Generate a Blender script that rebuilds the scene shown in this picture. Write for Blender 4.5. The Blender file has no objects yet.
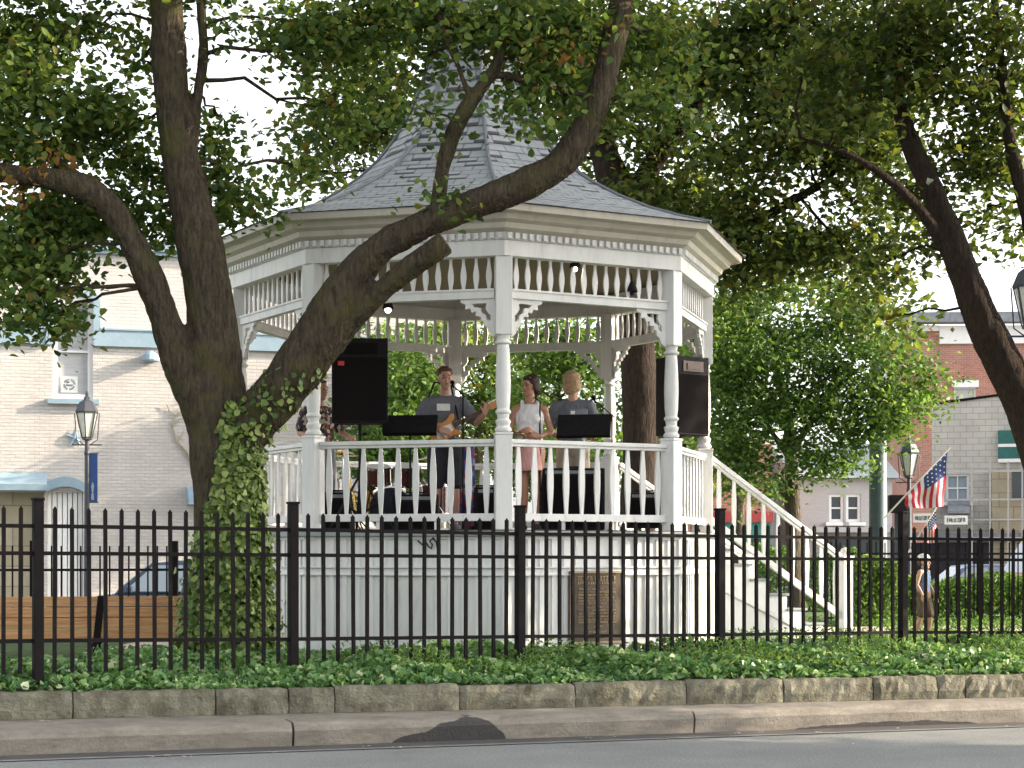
import bpy, bmesh, math, random
import numpy as np
from mathutils import Vector, Matrix
R = math.radians
random.seed(7)
rng = np.random.default_rng(11)
SC = bpy.context.scene
COL = SC.collection
F, HY = 1900.0, 555.0
EYE = 1.6

def at(px, py, Y):
    """a point at distance Y seen at picture position px, py"""
    return Vector(((px - 512) / F * Y, Y, EYE + (HY - py) / F * Y))

# ------------------------------------------------------------------ materials
def new_mat(name):
    m = bpy.data.materials.new(name); m.use_nodes = True
    nt = m.node_tree
    b = nt.nodes['Principled BSDF']
    return m, nt, b

def N(nt, t, **kw):
    n = nt.nodes.new(t)
    for k, v in kw.items():
        if k in n.inputs: n.inputs[k].default_value = v
        else: setattr(n, k, v)
    return n

def ramp(nt, fac, stops):
    r = nt.nodes.new('ShaderNodeValToRGB')
    el = r.color_ramp.elements
    while len(el) < len(stops): el.new(0.5)
    for e, (p, c) in zip(el, stops):
        e.position = p; e.color = (c[0], c[1], c[2], 1)
    nt.links.new(fac, r.inputs['Fac'])
    return r.outputs['Color']

def noisy(name, c1, c2, scale=4.0, rough=0.8, bump=0.15, bscale=None, stretch=(1, 1, 1), metal=0.0, spec=0.3, detail=6, bdist=0.02):
    m, nt, b = new_mat(name)
    tc = N(nt, 'ShaderNodeTexCoord'); mp = N(nt, 'ShaderNodeMapping')
    mp.inputs['Scale'].default_value = stretch
    nt.links.new(tc.outputs['Object'], mp.inputs['Vector'])
    no = N(nt, 'ShaderNodeTexNoise', Scale=scale, Detail=detail, Roughness=0.65)
    nt.links.new(mp.outputs[0], no.inputs['Vector'])
    nt.links.new(ramp(nt, no.outputs['Fac'], [(0.32, c1), (0.68, c2)]), b.inputs['Base Color'])
    b.inputs['Roughness'].default_value = rough
    b.inputs['Metallic'].default_value = metal
    b.inputs['Specular IOR Level'].default_value = spec
    if bump:
        n2 = N(nt, 'ShaderNodeTexNoise', Scale=bscale or scale * 5, Detail=6, Roughness=0.7)
        nt.links.new(mp.outputs[0], n2.inputs['Vector'])
        bp = N(nt, 'ShaderNodeBump', Strength=bump, Distance=bdist)
        nt.links.new(n2.outputs['Fac'], bp.inputs['Height'])
        nt.links.new(bp.outputs[0], b.inputs['Normal'])
    return m

def plain(name, c, rough=0.6, metal=0.0, spec=0.4, var=0.12):
    return noisy(name, [x * (1 - var) for x in c], [x * (1 + var) for x in c], scale=6, rough=rough, bump=0.05, metal=metal, spec=spec)

def brick_mat(name, c1, c2, mortar, w=0.22, h=0.075, bump=0.6, ms=0.01, stain=0.12, tone=None):
    m, nt, b = new_mat(name)
    tc = N(nt, 'ShaderNodeTexCoord'); sp = N(nt, 'ShaderNodeSeparateXYZ'); cb = N(nt, 'ShaderNodeCombineXYZ')
    nt.links.new(tc.outputs['Object'], sp.inputs[0])
    ad = N(nt, 'ShaderNodeMath', operation='ADD')
    nt.links.new(sp.outputs['X'], ad.inputs[0]); nt.links.new(sp.outputs['Y'], ad.inputs[1])
    nt.links.new(ad.outputs[0], cb.inputs['X']); nt.links.new(sp.outputs['Z'], cb.inputs['Y'])
    bt = N(nt, 'ShaderNodeTexBrick', Scale=1.0)
    bt.inputs['Color1'].default_value = (*c1, 1); bt.inputs['Color2'].default_value = (*c2, 1)
    bt.inputs['Mortar'].default_value = (*mortar, 1)
    bt.inputs['Mortar Size'].default_value = ms; bt.inputs['Mortar Smooth'].default_value = 0.4
    bt.inputs['Brick Width'].default_value = w; bt.inputs['Row Height'].default_value = h
    nt.links.new(cb.outputs[0], bt.inputs['Vector'])
    no = N(nt, 'ShaderNodeTexNoise', Scale=0.8, Detail=7, Roughness=0.7)
    nt.links.new(tc.outputs['Object'], no.inputs['Vector'])
    mr = N(nt, 'ShaderNodeMapRange'); mr.inputs['From Min'].default_value = 0.3; mr.inputs['From Max'].default_value = 0.7
    mr.inputs['To Min'].default_value = 1 - stain; mr.inputs['To Max'].default_value = 1 + stain * 0.3
    nt.links.new(no.outputs['Fac'], mr.inputs['Value'])
    mx = N(nt, 'ShaderNodeVectorMath', operation='SCALE')
    nt.links.new(bt.outputs['Color'], mx.inputs[0]); nt.links.new(mr.outputs[0], mx.inputs['Scale'])
    nt.links.new(mx.outputs[0], b.inputs['Base Color'])
    b.inputs['Roughness'].default_value = 0.85; b.inputs['Specular IOR Level'].default_value = 0.2
    inv = N(nt, 'ShaderNodeMath', operation='MULTIPLY_ADD'); inv.inputs[1].default_value = -1; inv.inputs[2].default_value = 1
    nt.links.new(bt.outputs['Fac'], inv.inputs[0])
    n3 = N(nt, 'ShaderNodeTexNoise', Scale=4, Detail=8, Roughness=0.8)
    m3 = N(nt, 'ShaderNodeMapping'); m3.inputs['Scale'].default_value = (1, 5, 1)
    nt.links.new(cb.outputs[0], m3.inputs[0]); nt.links.new(m3.outputs[0], n3.inputs['Vector'])
    a2 = N(nt, 'ShaderNodeMath', operation='MULTIPLY_ADD'); a2.inputs[1].default_value = 1.8
    nt.links.new(n3.outputs['Fac'], a2.inputs[0]); nt.links.new(inv.outputs[0], a2.inputs[2])
    bp = N(nt, 'ShaderNodeBump', Strength=bump, Distance=0.012)
    nt.links.new(a2.outputs[0], bp.inputs['Height']); nt.links.new(bp.outputs[0], b.inputs['Normal'])
    return m

def leaf_mat(name, dark, mid, light, trans=0.35, odd=None, rough=0.5):
    m, nt, b = new_mat(name)
    ge = N(nt, 'ShaderNodeNewGeometry')
    st = [(0.0, dark), (0.5, mid), (0.93, light)]
    if odd: st.append((0.995, odd))
    col = ramp(nt, ge.outputs['Random Per Island'], st)
    nt.links.new(col, b.inputs['Base Color'])
    b.inputs['Roughness'].default_value = rough; b.inputs['Specular IOR Level'].default_value = 0.25
    tr = N(nt, 'ShaderNodeBsdfTranslucent')
    g = N(nt, 'ShaderNodeVectorMath', operation='MULTIPLY'); g.inputs[1].default_value = (1.25, 1.25, 0.55)
    nt.links.new(col, g.inputs[0]); nt.links.new(g.outputs[0], tr.inputs['Color'])
    mx = N(nt, 'ShaderNodeMixShader'); mx.inputs[0].default_value = trans
    nt.links.new(b.outputs[0], mx.inputs[1]); nt.links.new(tr.outputs[0], mx.inputs[2])
    nt.links.new(mx.outputs[0], nt.nodes['Material Output'].inputs['Surface'])
    return m

def white_paint(name='white_paint', c=(0.68, 0.67, 0.645)):
    m, nt, b = new_mat(name)
    tc = N(nt, 'ShaderNodeTexCoord')
    no = N(nt, 'ShaderNodeTexNoise', Scale=2.2, Detail=8, Roughness=0.7)
    mp = N(nt, 'ShaderNodeMapping'); mp.inputs['Scale'].default_value = (3, 3, 0.7)
    nt.links.new(tc.outputs['Object'], mp.inputs[0]); nt.links.new(mp.outputs[0], no.inputs['Vector'])
    nt.links.new(ramp(nt, no.outputs['Fac'], [(0.24, [x * 0.66 for x in c]), (0.42, [x * 0.92 for x in c]), (0.55, c), (0.8, [min(0.8, x * 1.06) for x in c])]), b.inputs['Base Color'])
    b.inputs['Roughness'].default_value = 0.5; b.inputs['Specular IOR Level'].default_value = 0.3
    n2 = N(nt, 'ShaderNodeTexNoise', Scale=14, Detail=5)
    nt.links.new(mp.outputs[0], n2.inputs['Vector'])
    bp = N(nt, 'ShaderNodeBump', Strength=0.12, Distance=0.01)
    nt.links.new(n2.outputs['Fac'], bp.inputs['Height']); nt.links.new(bp.outputs[0], b.inputs['Normal'])
    return m

def bark_mat(name, c1, c2, moss=None):
    m, nt, b = new_mat(name)
    tc = N(nt, 'ShaderNodeTexCoord'); mp = N(nt, 'ShaderNodeMapping'); mp.inputs['Scale'].default_value = (1, 1, 0.22)
    nt.links.new(tc.outputs['Object'], mp.inputs[0])
    no = N(nt, 'ShaderNodeTexNoise', Scale=26, Detail=8, Roughness=0.75)
    nt.links.new(mp.outputs[0], no.inputs['Vector'])
    c = ramp(nt, no.outputs['Fac'], [(0.3, c1), (0.7, c2)])
    if moss:
        n4 = N(nt, 'ShaderNodeTexNoise', Scale=2.2, Detail=6, Roughness=0.7)
        nt.links.new(tc.outputs['Object'], n4.inputs['Vector'])
        f = ramp(nt, n4.outputs['Fac'], [(0.48, (0, 0, 0)), (0.66, (1, 1, 1))])
        mx = N(nt, 'ShaderNodeMix', data_type='RGBA')
        nt.links.new(f, mx.inputs['Factor']); nt.links.new(c, mx.inputs[6]); mx.inputs[7].default_value = (*moss, 1)
        c = mx.outputs[2]
    nt.links.new(c, b.inputs['Base Color'])
    b.inputs['Roughness'].default_value = 0.95; b.inputs['Specular IOR Level'].default_value = 0.1
    vo = N(nt, 'ShaderNodeTexVoronoi', Scale=22, feature='DISTANCE_TO_EDGE')
    nt.links.new(mp.outputs[0], vo.inputs['Vector'])
    n5 = N(nt, 'ShaderNodeTexNoise', Scale=50, Detail=6, Roughness=0.7); nt.links.new(mp.outputs[0], n5.inputs['Vector'])
    ad = N(nt, 'ShaderNodeMath', operation='ADD')
    nt.links.new(vo.outputs[0], ad.inputs[0]); nt.links.new(n5.outputs['Fac'], ad.inputs[1])
    bp = N(nt, 'ShaderNodeBump', Strength=1.0, Distance=0.055)
    nt.links.new(ad.outputs[0], bp.inputs['Height']); nt.links.new(bp.outputs[0], b.inputs['Normal'])
    return m

def glass_mat(name, c=(0.03, 0.04, 0.05), rough=0.08):
    m, nt, b = new_mat(name)
    b.inputs['Base Color'].default_value = (*c, 1); b.inputs['Roughness'].default_value = rough
    b.inputs['Specular IOR Level'].default_value = 0.8
    return m

def emit_mat(name, c, s):
    m, nt, b = new_mat(name)
    b.inputs['Base Color'].default_value = (*c, 1)
    b.inputs['Emission Color'].default_value = (*c, 1); b.inputs['Emission Strength'].default_value = s
    return m

def shingle_mat():
    m, nt, b = new_mat('asphalt_shingle')
    at_ = N(nt, 'ShaderNodeAttribute'); at_.attribute_name = 'uvr'
    bt = N(nt, 'ShaderNodeTexBrick', Scale=1.0)
    bt.inputs['Color1'].default_value = (0.33, 0.355, 0.375, 1); bt.inputs['Color2'].default_value = (0.39, 0.40, 0.41, 1)
    bt.inputs['Mortar'].default_value = (0.22, 0.235, 0.26, 1)
    bt.inputs['Mortar Size'].default_value = 0.012; bt.inputs['Mortar Smooth'].default_value = 0.1
    bt.inputs['Brick Width'].default_value = 0.24; bt.inputs['Row Height'].default_value = 0.14
    nt.links.new(at_.outputs['Vector'], bt.inputs['Vector'])
    sv = N(nt, 'ShaderNodeSeparateXYZ'); nt.links.new(at_.outputs['Vector'], sv.inputs[0])
    # the dragon-tooth tabs: now and then a tab's shadow is painted as a dark bar on its lower edge
    b2 = N(nt, 'ShaderNodeTexBrick', Scale=1.0)
    b2.inputs['Color1'].default_value = (0, 0, 0, 1); b2.inputs['Color2'].default_value = (1, 1, 1, 1); b2.inputs['Mortar'].default_value = (0, 0, 0, 1)
    b2.inputs['Mortar Size'].default_value = 0.0
    b2.inputs['Brick Width'].default_value = 0.24; b2.inputs['Row Height'].default_value = 0.14
    nt.links.new(at_.outputs['Vector'], b2.inputs['Vector'])
    f = ramp(nt, b2.outputs['Color'], [(0.60, (0, 0, 0)), (0.64, (1, 1, 1))])
    fr = N(nt, 'ShaderNodeMath', operation='DIVIDE'); fr.inputs[1].default_value = 0.14; nt.links.new(sv.outputs['Y'], fr.inputs[0])
    f2 = N(nt, 'ShaderNodeMath', operation='FRACT'); nt.links.new(fr.outputs[0], f2.inputs[0])
    f3 = N(nt, 'ShaderNodeMath', operation='LESS_THAN'); f3.inputs[1].default_value = 0.36; nt.links.new(f2.outputs[0], f3.inputs[0])
    f4 = N(nt, 'ShaderNodeMath', operation='MULTIPLY'); nt.links.new(f, f4.inputs[0]); nt.links.new(f3.outputs[0], f4.inputs[1])
    f = ramp(nt, f4.outputs[0], [(0.0, (1, 1, 1)), (1.0, (0.26, 0.26, 0.29))])
    mx = N(nt, 'ShaderNodeVectorMath', operation='MULTIPLY')
    nt.links.new(bt.outputs['Color'], mx.inputs[0]); nt.links.new(f, mx.inputs[1])
    no = N(nt, 'ShaderNodeTexNoise', Scale=5, Detail=6, Roughness=0.8)
    nt.links.new(at_.outputs['Vector'], no.inputs['Vector'])
    g = ramp(nt, no.outputs['Fac'], [(0.3, (0.78, 0.8, 0.82)), (0.7, (1.12, 1.08, 1.05))])
    m2 = N(nt, 'ShaderNodeVectorMath', operation='MULTIPLY')
    nt.links.new(mx.outputs[0], m2.inputs[0]); nt.links.new(g, m2.inputs[1])
    nt.links.new(m2.outputs[0], b.inputs['Base Color'])
    b.inputs['Roughness'].default_value = 0.9; b.inputs['Specular IOR Level'].default_value = 0.2
    bp = N(nt, 'ShaderNodeBump', Strength=0.6, Distance=0.02); bp.invert = True
    nt.links.new(bt.outputs['Fac'], bp.inputs['Height']); nt.links.new(bp.outputs[0], b.inputs['Normal'])
    return m

def cloth(name, c):
    return noisy(name, [x * .8 for x in c], [x * 1.15 for x in c], 7, 0.9, 0.9, 9, (1, 1, .6), spec=0.1, detail=3, bdist=0.035)

M = {}
M['white'] = white_paint()
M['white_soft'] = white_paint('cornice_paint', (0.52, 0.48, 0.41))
M['ceil'] = noisy('ceiling_boards', (0.20, 0.155, 0.105), (0.27, 0.21, 0.15), 3, 0.7, stretch=(1, 8, 1))
M['deck'] = noisy('deck_boards', (0.06, 0.045, 0.032), (0.10, 0.075, 0.055), 8, 0.9)
M['deck_edge'] = noisy('grey_deck_paint', (0.22, 0.24, 0.25), (0.30, 0.32, 0.32), 5, 0.7)
M['shingle'] = shingle_mat()
M['iron'] = noisy('black_iron', (0.004, 0.0035, 0.004), (0.010, 0.007, 0.007), 12, 0.75, 0.1, spec=0.12)
M['lamp_iron'] = noisy('dark_lamp_paint', (0.03, 0.035, 0.045), (0.05, 0.055, 0.07), 8, 0.5, 0.05, spec=0.5)
M['pole'] = noisy('green_pole_paint', (0.035, 0.06, 0.065), (0.06, 0.09, 0.09), 4, 0.45, 0.05, spec=0.5)
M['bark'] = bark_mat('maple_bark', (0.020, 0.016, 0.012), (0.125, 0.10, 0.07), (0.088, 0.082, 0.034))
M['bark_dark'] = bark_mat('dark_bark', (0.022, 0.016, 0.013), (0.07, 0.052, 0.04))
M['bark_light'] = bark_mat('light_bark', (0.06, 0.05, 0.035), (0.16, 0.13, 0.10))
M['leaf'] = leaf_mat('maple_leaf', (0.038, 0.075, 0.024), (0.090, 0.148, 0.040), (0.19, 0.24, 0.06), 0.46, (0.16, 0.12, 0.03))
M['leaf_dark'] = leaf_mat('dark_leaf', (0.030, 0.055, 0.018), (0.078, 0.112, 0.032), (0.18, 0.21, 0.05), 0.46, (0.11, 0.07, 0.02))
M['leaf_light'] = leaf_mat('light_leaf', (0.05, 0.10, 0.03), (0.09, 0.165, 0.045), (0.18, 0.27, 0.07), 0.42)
M['ivy'] = leaf_mat('ivy_leaf', (0.045, 0.105, 0.035), (0.115, 0.23, 0.075), (0.24, 0.36, 0.14), 0.25, (0.55, 0.58, 0.38), rough=0.32)
M['ivy_trunk'] = leaf_mat('trunk_ivy_leaf', (0.045, 0.08, 0.02), (0.11, 0.17, 0.04), (0.26, 0.31, 0.09), 0.3, rough=0.4)
M['hedge'] = leaf_mat('hedge_leaf', (0.04, 0.09, 0.02), (0.07, 0.15, 0.03), (0.14, 0.24, 0.05), 0.35)
M['soil'] = noisy('dark_soil', (0.03, 0.035, 0.018), (0.06, 0.055, 0.03), 6, 1.0, 0.4)
M['lawn'] = noisy('lawn', (0.03, 0.065, 0.018), (0.10, 0.15, 0.045), 11, 1.0, 0.8, 60)
M['path'] = noisy('pinkish_concrete', (0.42, 0.34, 0.26), (0.52, 0.43, 0.33), 3, 0.9)
M['stone'] = noisy('edging_stone', (0.10, 0.092, 0.062), (0.27, 0.255, 0.19), 5, 0.95, 1.0, 11, bdist=0.09)
M['skin'] = plain('skin', (0.46, 0.25, 0.17), 0.5)
M['skin_tan'] = plain('tanned_skin', (0.38, 0.19, 0.12), 0.5)
M['hair_dark'] = noisy('dark_hair', (0.02, 0.012, 0.01), (0.06, 0.03, 0.02), 40, 0.6, 0.4)
M['hair_brown'] = noisy('brown_hair', (0.07, 0.03, 0.015), (0.13, 0.06, 0.03), 40, 0.6, 0.4)
M['hair_blond'] = noisy('sandy_hair', (0.26, 0.16, 0.085), (0.48, 0.32, 0.18), 40, 0.6, 0.4)
M['tee'] = cloth('grey_cotton', (0.16, 0.165, 0.185))
M['tank'] = cloth('white_cotton', (0.72, 0.70, 0.70))
M['pink'] = cloth('pink_cotton', (0.62, 0.33, 0.29))
M['darkcloth'] = cloth('dark_cloth', (0.035, 0.035, 0.045))
M['greycloth'] = cloth('grey_cloth', (0.22, 0.23, 0.25))
M['beige'] = cloth('beige_cloth', (0.42, 0.36, 0.27))
M['blue_cloth'] = cloth('blue_cloth', (0.10, 0.15, 0.24))
M['brownshort'] = cloth('brown_shorts', (0.12, 0.09, 0.065))
M['leaf_sunlit_orange'] = leaf_mat('sunlit_orange_leaf', (0.12, 0.07, 0.02), (0.26, 0.13, 0.04), (0.38, 0.24, 0.08), 0.4)  # orange-brown leaves with warm sunlight put into their colour
M['eye'] = plain('eye_dark', (0.02, 0.015, 0.015), 0.3)
M['lips'] = plain('lips', (0.32, 0.10, 0.08), 0.5)
M['black'] = noisy('black_plastic', (0.007, 0.006, 0.007), (0.014, 0.012, 0.013), 20, 0.7, 0.1, spec=0.15)
M['grille'] = noisy('speaker_grille', (0.006, 0.005, 0.005), (0.013, 0.011, 0.011), 120, 0.9, 0.2, 200, spec=0.05)
M['red'] = plain('red_badge', (0.5, 0.03, 0.03), 0.5)
M['chrome'] = plain('chrome', (0.6, 0.6, 0.62), 0.18, metal=1.0)
M['brass'] = plain('brass', (0.65, 0.42, 0.12), 0.25, metal=1.0)
M['guitar'] = plain('amber_guitar_top', (0.55, 0.22, 0.04), 0.25, spec=0.6)
M['wood_dark'] = plain('dark_wood', (0.08, 0.04, 0.02), 0.5)
M['bench'] = noisy('bench_wood', (0.30, 0.14, 0.06), (0.55, 0.31, 0.14), 3, 0.55, 0.2, 18, (0.5, 4, 12))
M['paper'] = plain('paper', (0.75, 0.74, 0.70), 0.9)
M['bronze'] = noisy('bronze_plaque', (0.06, 0.048, 0.035), (0.10, 0.08, 0.06), 7, 0.5, 0.2, metal=0.5)
M['bronze_hi'] = plain('bronze_letters', (0.34, 0.25, 0.16), 0.45, metal=0.5)
M['blue_trim'] = noisy('pale_blue_trim', (0.22, 0.31, 0.37), (0.28, 0.37, 0.43), 3, 0.7)
M['blue_dark'] = plain('blue_banner', (0.03, 0.07, 0.22), 0.7)
M['wall_white'] = brick_mat('white_painted_brick', (0.57, 0.53, 0.50), (0.62, 0.58, 0.545), (0.54, 0.50, 0.47), 0.21, 0.078, 1.0, 0.010, 0.16)
M['wall_red'] = brick_mat('red_brick', (0.34, 0.14, 0.10), (0.42, 0.19, 0.14), (0.40, 0.32, 0.28), 0.24, 0.085, 0.4, 0.01, 0.25)
M['wall_block'] = brick_mat('grey_block', (0.40, 0.385, 0.35), (0.45, 0.43, 0.39), (0.26, 0.255, 0.24), 0.4, 0.2, 0.3, 0.012, 0.15)
M['wall_stone'] = brick_mat('tan_stone', (0.36, 0.31, 0.22), (0.42, 0.37, 0.27), (0.26, 0.22, 0.16), 0.9, 0.45, 0.3, 0.02, 0.2)
M['siding'] = noisy('pale_siding', (0.36, 0.35, 0.34), (0.43, 0.42, 0.41), 2, 0.8, 0.1, stretch=(1, 1, 8))
M['cornice_w'] = plain('white_cornice', (0.75, 0.74, 0.72), 0.7, var=0.05)
M['frame_w'] = plain('window_frame_white', (0.66, 0.65, 0.64), 0.6, var=0.05)
M['blind'] = noisy('window_blind', (0.36, 0.36, 0.37), (0.46, 0.46, 0.46), 3, 0.35, 0.1, stretch=(1, 1, 12))
M['glass'] = glass_mat('window_glass')
M['glass_sky'] = glass_mat('pale_window_glass', (0.25, 0.30, 0.36), 0.15)
M['green_awn'] = plain('dark_green_awning', (0.02, 0.10, 0.09), 0.7)
M['teal'] = plain('teal_shopfront', (0.05, 0.20, 0.17), 0.6)
M['redpaint'] = plain('red_paint', (0.36, 0.05, 0.05), 0.6)
M['car_dark'] = plain('dark_blue_car_paint', (0.03, 0.05, 0.085), 0.25, spec=0.6)
M['car_blue'] = plain('blue_car_paint', (0.10, 0.14, 0.24), 0.25, spec=0.6)
M['car_silver'] = plain('silver_car_paint', (0.45, 0.46, 0.48), 0.3, spec=0.6)
M['car_yellow'] = plain('yellow_car_paint', (0.50, 0.30, 0.03), 0.35, spec=0.5)
M['tyre'] = plain('tyre_rubber', (0.02, 0.02, 0.02), 0.9)
M['lampglass'] = plain('frosted_lamp_glass', (0.62, 0.60, 0.52), 0.25)
M['frost'] = M['lampglass']
M['bulb'] = emit_mat('lit_bulb', (1.0, 0.86, 0.6), 14)
M['flag_red'] = plain('flag_red', (0.55, 0.03, 0.05), 0.8)
M['flag_white'] = plain('flag_white', (0.75, 0.72, 0.72), 0.8)
M['flag_blue'] = plain('flag_blue', (0.04, 0.06, 0.17), 0.8)
M['drum_shell'] = plain('red_drum_shell', (0.09, 0.016, 0.014), 0.3, spec=0.6)
M['drum_skin'] = plain('drum_head', (0.68, 0.67, 0.62), 0.5)

def floral_mat(name, cols, scale=22):
    m, nt, b = new_mat(name)
    tc = N(nt, 'ShaderNodeTexCoord'); vo = N(nt, 'ShaderNodeTexVoronoi', Scale=scale)
    nt.links.new(tc.outputs['Object'], vo.inputs['Vector'])
    sp = N(nt, 'ShaderNodeSeparateColor'); nt.links.new(vo.outputs['Color'], sp.inputs[0])
    c = ramp(nt, sp.outputs[0], [(i / len(cols), c) for i, c in enumerate(cols)])
    c.node.color_ramp.interpolation = 'CONSTANT'
    nt.links.new(c, b.inputs['Base Color']); b.inputs['Roughness'].default_value = 0.9
    return m
M['floral'] = floral_mat('floral_cloth', [(0.04, 0.06, 0.2), (0.35, 0.05, 0.06), (0.08, 0.12, 0.3), (0.45, 0.30, 0.33), (0.12, 0.05, 0.18)], 14)
M['print'] = floral_mat('printed_shirt', [(0.03, 0.03, 0.04), (0.30, 0.12, 0.08), (0.05, 0.04, 0.05), (0.5, 0.42, 0.33), (0.02, 0.02, 0.03)], 26)

def asphalt():
    m, nt, b = new_mat('asphalt')
    tc = N(nt, 'ShaderNodeTexCoord')
    n1 = N(nt, 'ShaderNodeTexNoise', Scale=0.7, Detail=6, Roughness=0.6); nt.links.new(tc.outputs['Object'], n1.inputs['Vector'])
    n2 = N(nt, 'ShaderNodeTexNoise', Scale=42, Detail=5, Roughness=0.9); nt.links.new(tc.outputs['Object'], n2.inputs['Vector'])
    c1 = ramp(nt, n1.outputs['Fac'], [(0.3, (0.125, 0.128, 0.122)), (0.7, (0.185, 0.188, 0.18))])
    c2 = ramp(nt, n2.outputs['Fac'], [(0.3, (0.45, 0.45, 0.45)), (0.5, (1, 1, 1)), (0.68, (1.9, 1.9, 1.9))])
    mx = N(nt, 'ShaderNodeVectorMath', operation='MULTIPLY'); nt.links.new(c1, mx.inputs[0]); nt.links.new(c2, mx.inputs[1])
    nt.links.new(mx.outputs[0], b.inputs['Base Color']); b.inputs['Roughness'].default_value = 0.85
    bp = N(nt, 'ShaderNodeBump', Strength=0.5, Distance=0.008); nt.links.new(n2.outputs['Fac'], bp.inputs['Height'])
    nt.links.new(bp.outputs[0], b.inputs['Normal'])
    return m
M['asphalt'] = asphalt()
M['gutter'] = noisy('dark_gutter', (0.05, 0.046, 0.045), (0.085, 0.08, 0.075), 2, 0.85, 0.3, 40)
M['gutter_line'] = noisy('pale_gutter_edge', (0.14, 0.14, 0.135), (0.24, 0.235, 0.22), 4, 0.9, 0.3, 40)

def kerb_mat(stains):
    m, nt, b = new_mat('weathered_kerb')
    tc = N(nt, 'ShaderNodeTexCoord')
    mp = N(nt, 'ShaderNodeMapping'); mp.inputs['Scale'].default_value = (1, 1, 3)
    nt.links.new(tc.outputs['Object'], mp.inputs[0])
    n1 = N(nt, 'ShaderNodeTexNoise', Scale=3, Detail=9, Roughness=0.75); nt.links.new(mp.outputs[0], n1.inputs['Vector'])
    c = ramp(nt, n1.outputs['Fac'], [(0.25, (0.11, 0.095, 0.075)), (0.5, (0.215, 0.19, 0.155)), (0.75, (0.30, 0.27, 0.225))])
    # wet stain shapes, fixed places on the kerb
    nz = N(nt, 'ShaderNodeTexNoise', Scale=3.5, Detail=3)
    nt.links.new(tc.outputs['Object'], nz.inputs['Vector'])
    for (sx, sz, rx, rz) in stains:
        sp = N(nt, 'ShaderNodeSeparateXYZ'); nt.links.new(tc.outputs['Object'], sp.inputs[0])
        a = N(nt, 'ShaderNodeMath', operation='MULTIPLY_ADD'); a.inputs[1].default_value = 1 / rx; a.inputs[2].default_value = -sx / rx
        nt.links.new(sp.outputs['X'], a.inputs[0])
        d = N(nt, 'ShaderNodeMath', operation='MULTIPLY_ADD'); d.inputs[1].default_value = 1 / rz; d.inputs[2].default_value = -sz / rz
        nt.links.new(sp.outputs['Z'], d.inputs[0])
        a2 = N(nt, 'ShaderNodeMath', operation='POWER'); a2.inputs[1].default_value = 2
        ab = N(nt, 'ShaderNodeMath', operation='ABSOLUTE'); nt.links.new(a.outputs[0], ab.inputs[0]); nt.links.new(ab.outputs[0], a2.inputs[0])
        d2 = N(nt, 'ShaderNodeMath', operation='MULTIPLY'); nt.links.new(d.outputs[0], d2.inputs[0]); nt.links.new(d.outputs[0], d2.inputs[1])
        s = N(nt, 'ShaderNodeMath', operation='ADD'); nt.links.new(a2.outputs[0], s.inputs[0]); nt.links.new(d2.outputs[0], s.inputs[1])
        s2 = N(nt, 'ShaderNodeMath', operation='ADD'); nt.links.new(s.outputs[0], s2.inputs[0]); nt.links.new(nz.outputs['Fac'], s2.inputs[1])
        f = ramp(nt, s2.outputs[0], [(0.0, (1, 1, 1)), (0.98, (1, 1, 1)), (1.0, (0, 0, 0))])
        f.node.color_ramp.elements[1].position = 0.96
        sc = N(nt, 'ShaderNodeMath', operation='MULTIPLY'); sc.inputs[1].default_value = 0.66
        nt.links.new(s2.outputs[0], sc.inputs[0]); nt.links.new(sc.outputs[0], f.node.inputs['Fac'])
        mx = N(nt, 'ShaderNodeMix', data_type='RGBA')
        nt.links.new(f, mx.inputs['Factor']); nt.links.new(c, mx.inputs[6]); mx.inputs[7].default_value = (0.04, 0.036, 0.035, 1)
        c = mx.outputs[2]
    nt.links.new(c, b.inputs['Base Color']); b.inputs['Roughness'].default_value = 0.85
    n2 = N(nt, 'ShaderNodeTexNoise', Scale=22, Detail=9, Roughness=0.8); nt.links.new(tc.outputs['Object'], n2.inputs['Vector'])
    bp = N(nt, 'ShaderNodeBump', Strength=0.9, Distance=0.03); nt.links.new(n2.outputs['Fac'], bp.inputs['Height'])
    nt.links.new(bp.outputs[0], b.inputs['Normal'])
    return m

# ------------------------------------------------------------------ mesh helpers
def wpos(p):
    v = Vector((0, 0, 0))
    while p is not None:
        v += p.location; p = p.parent
    return v

def link(o): COL.objects.link(o); return o

def thing(name, label, cat, loc=(0, 0, 0), rotz=0, group=None):
    o = link(bpy.data.objects.new(name, None)); o.location = loc; o.rotation_euler = (0, 0, rotz)
    o.empty_display_size = 0.2
    return tag(o, label, cat, group)

def tag(o, label=None, cat=None, group=None, kind=None):
    if label: o['label'] = label
    if cat: o['category'] = cat
    if group: o['group'] = group
    if kind: o['kind'] = kind
    return o

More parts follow.
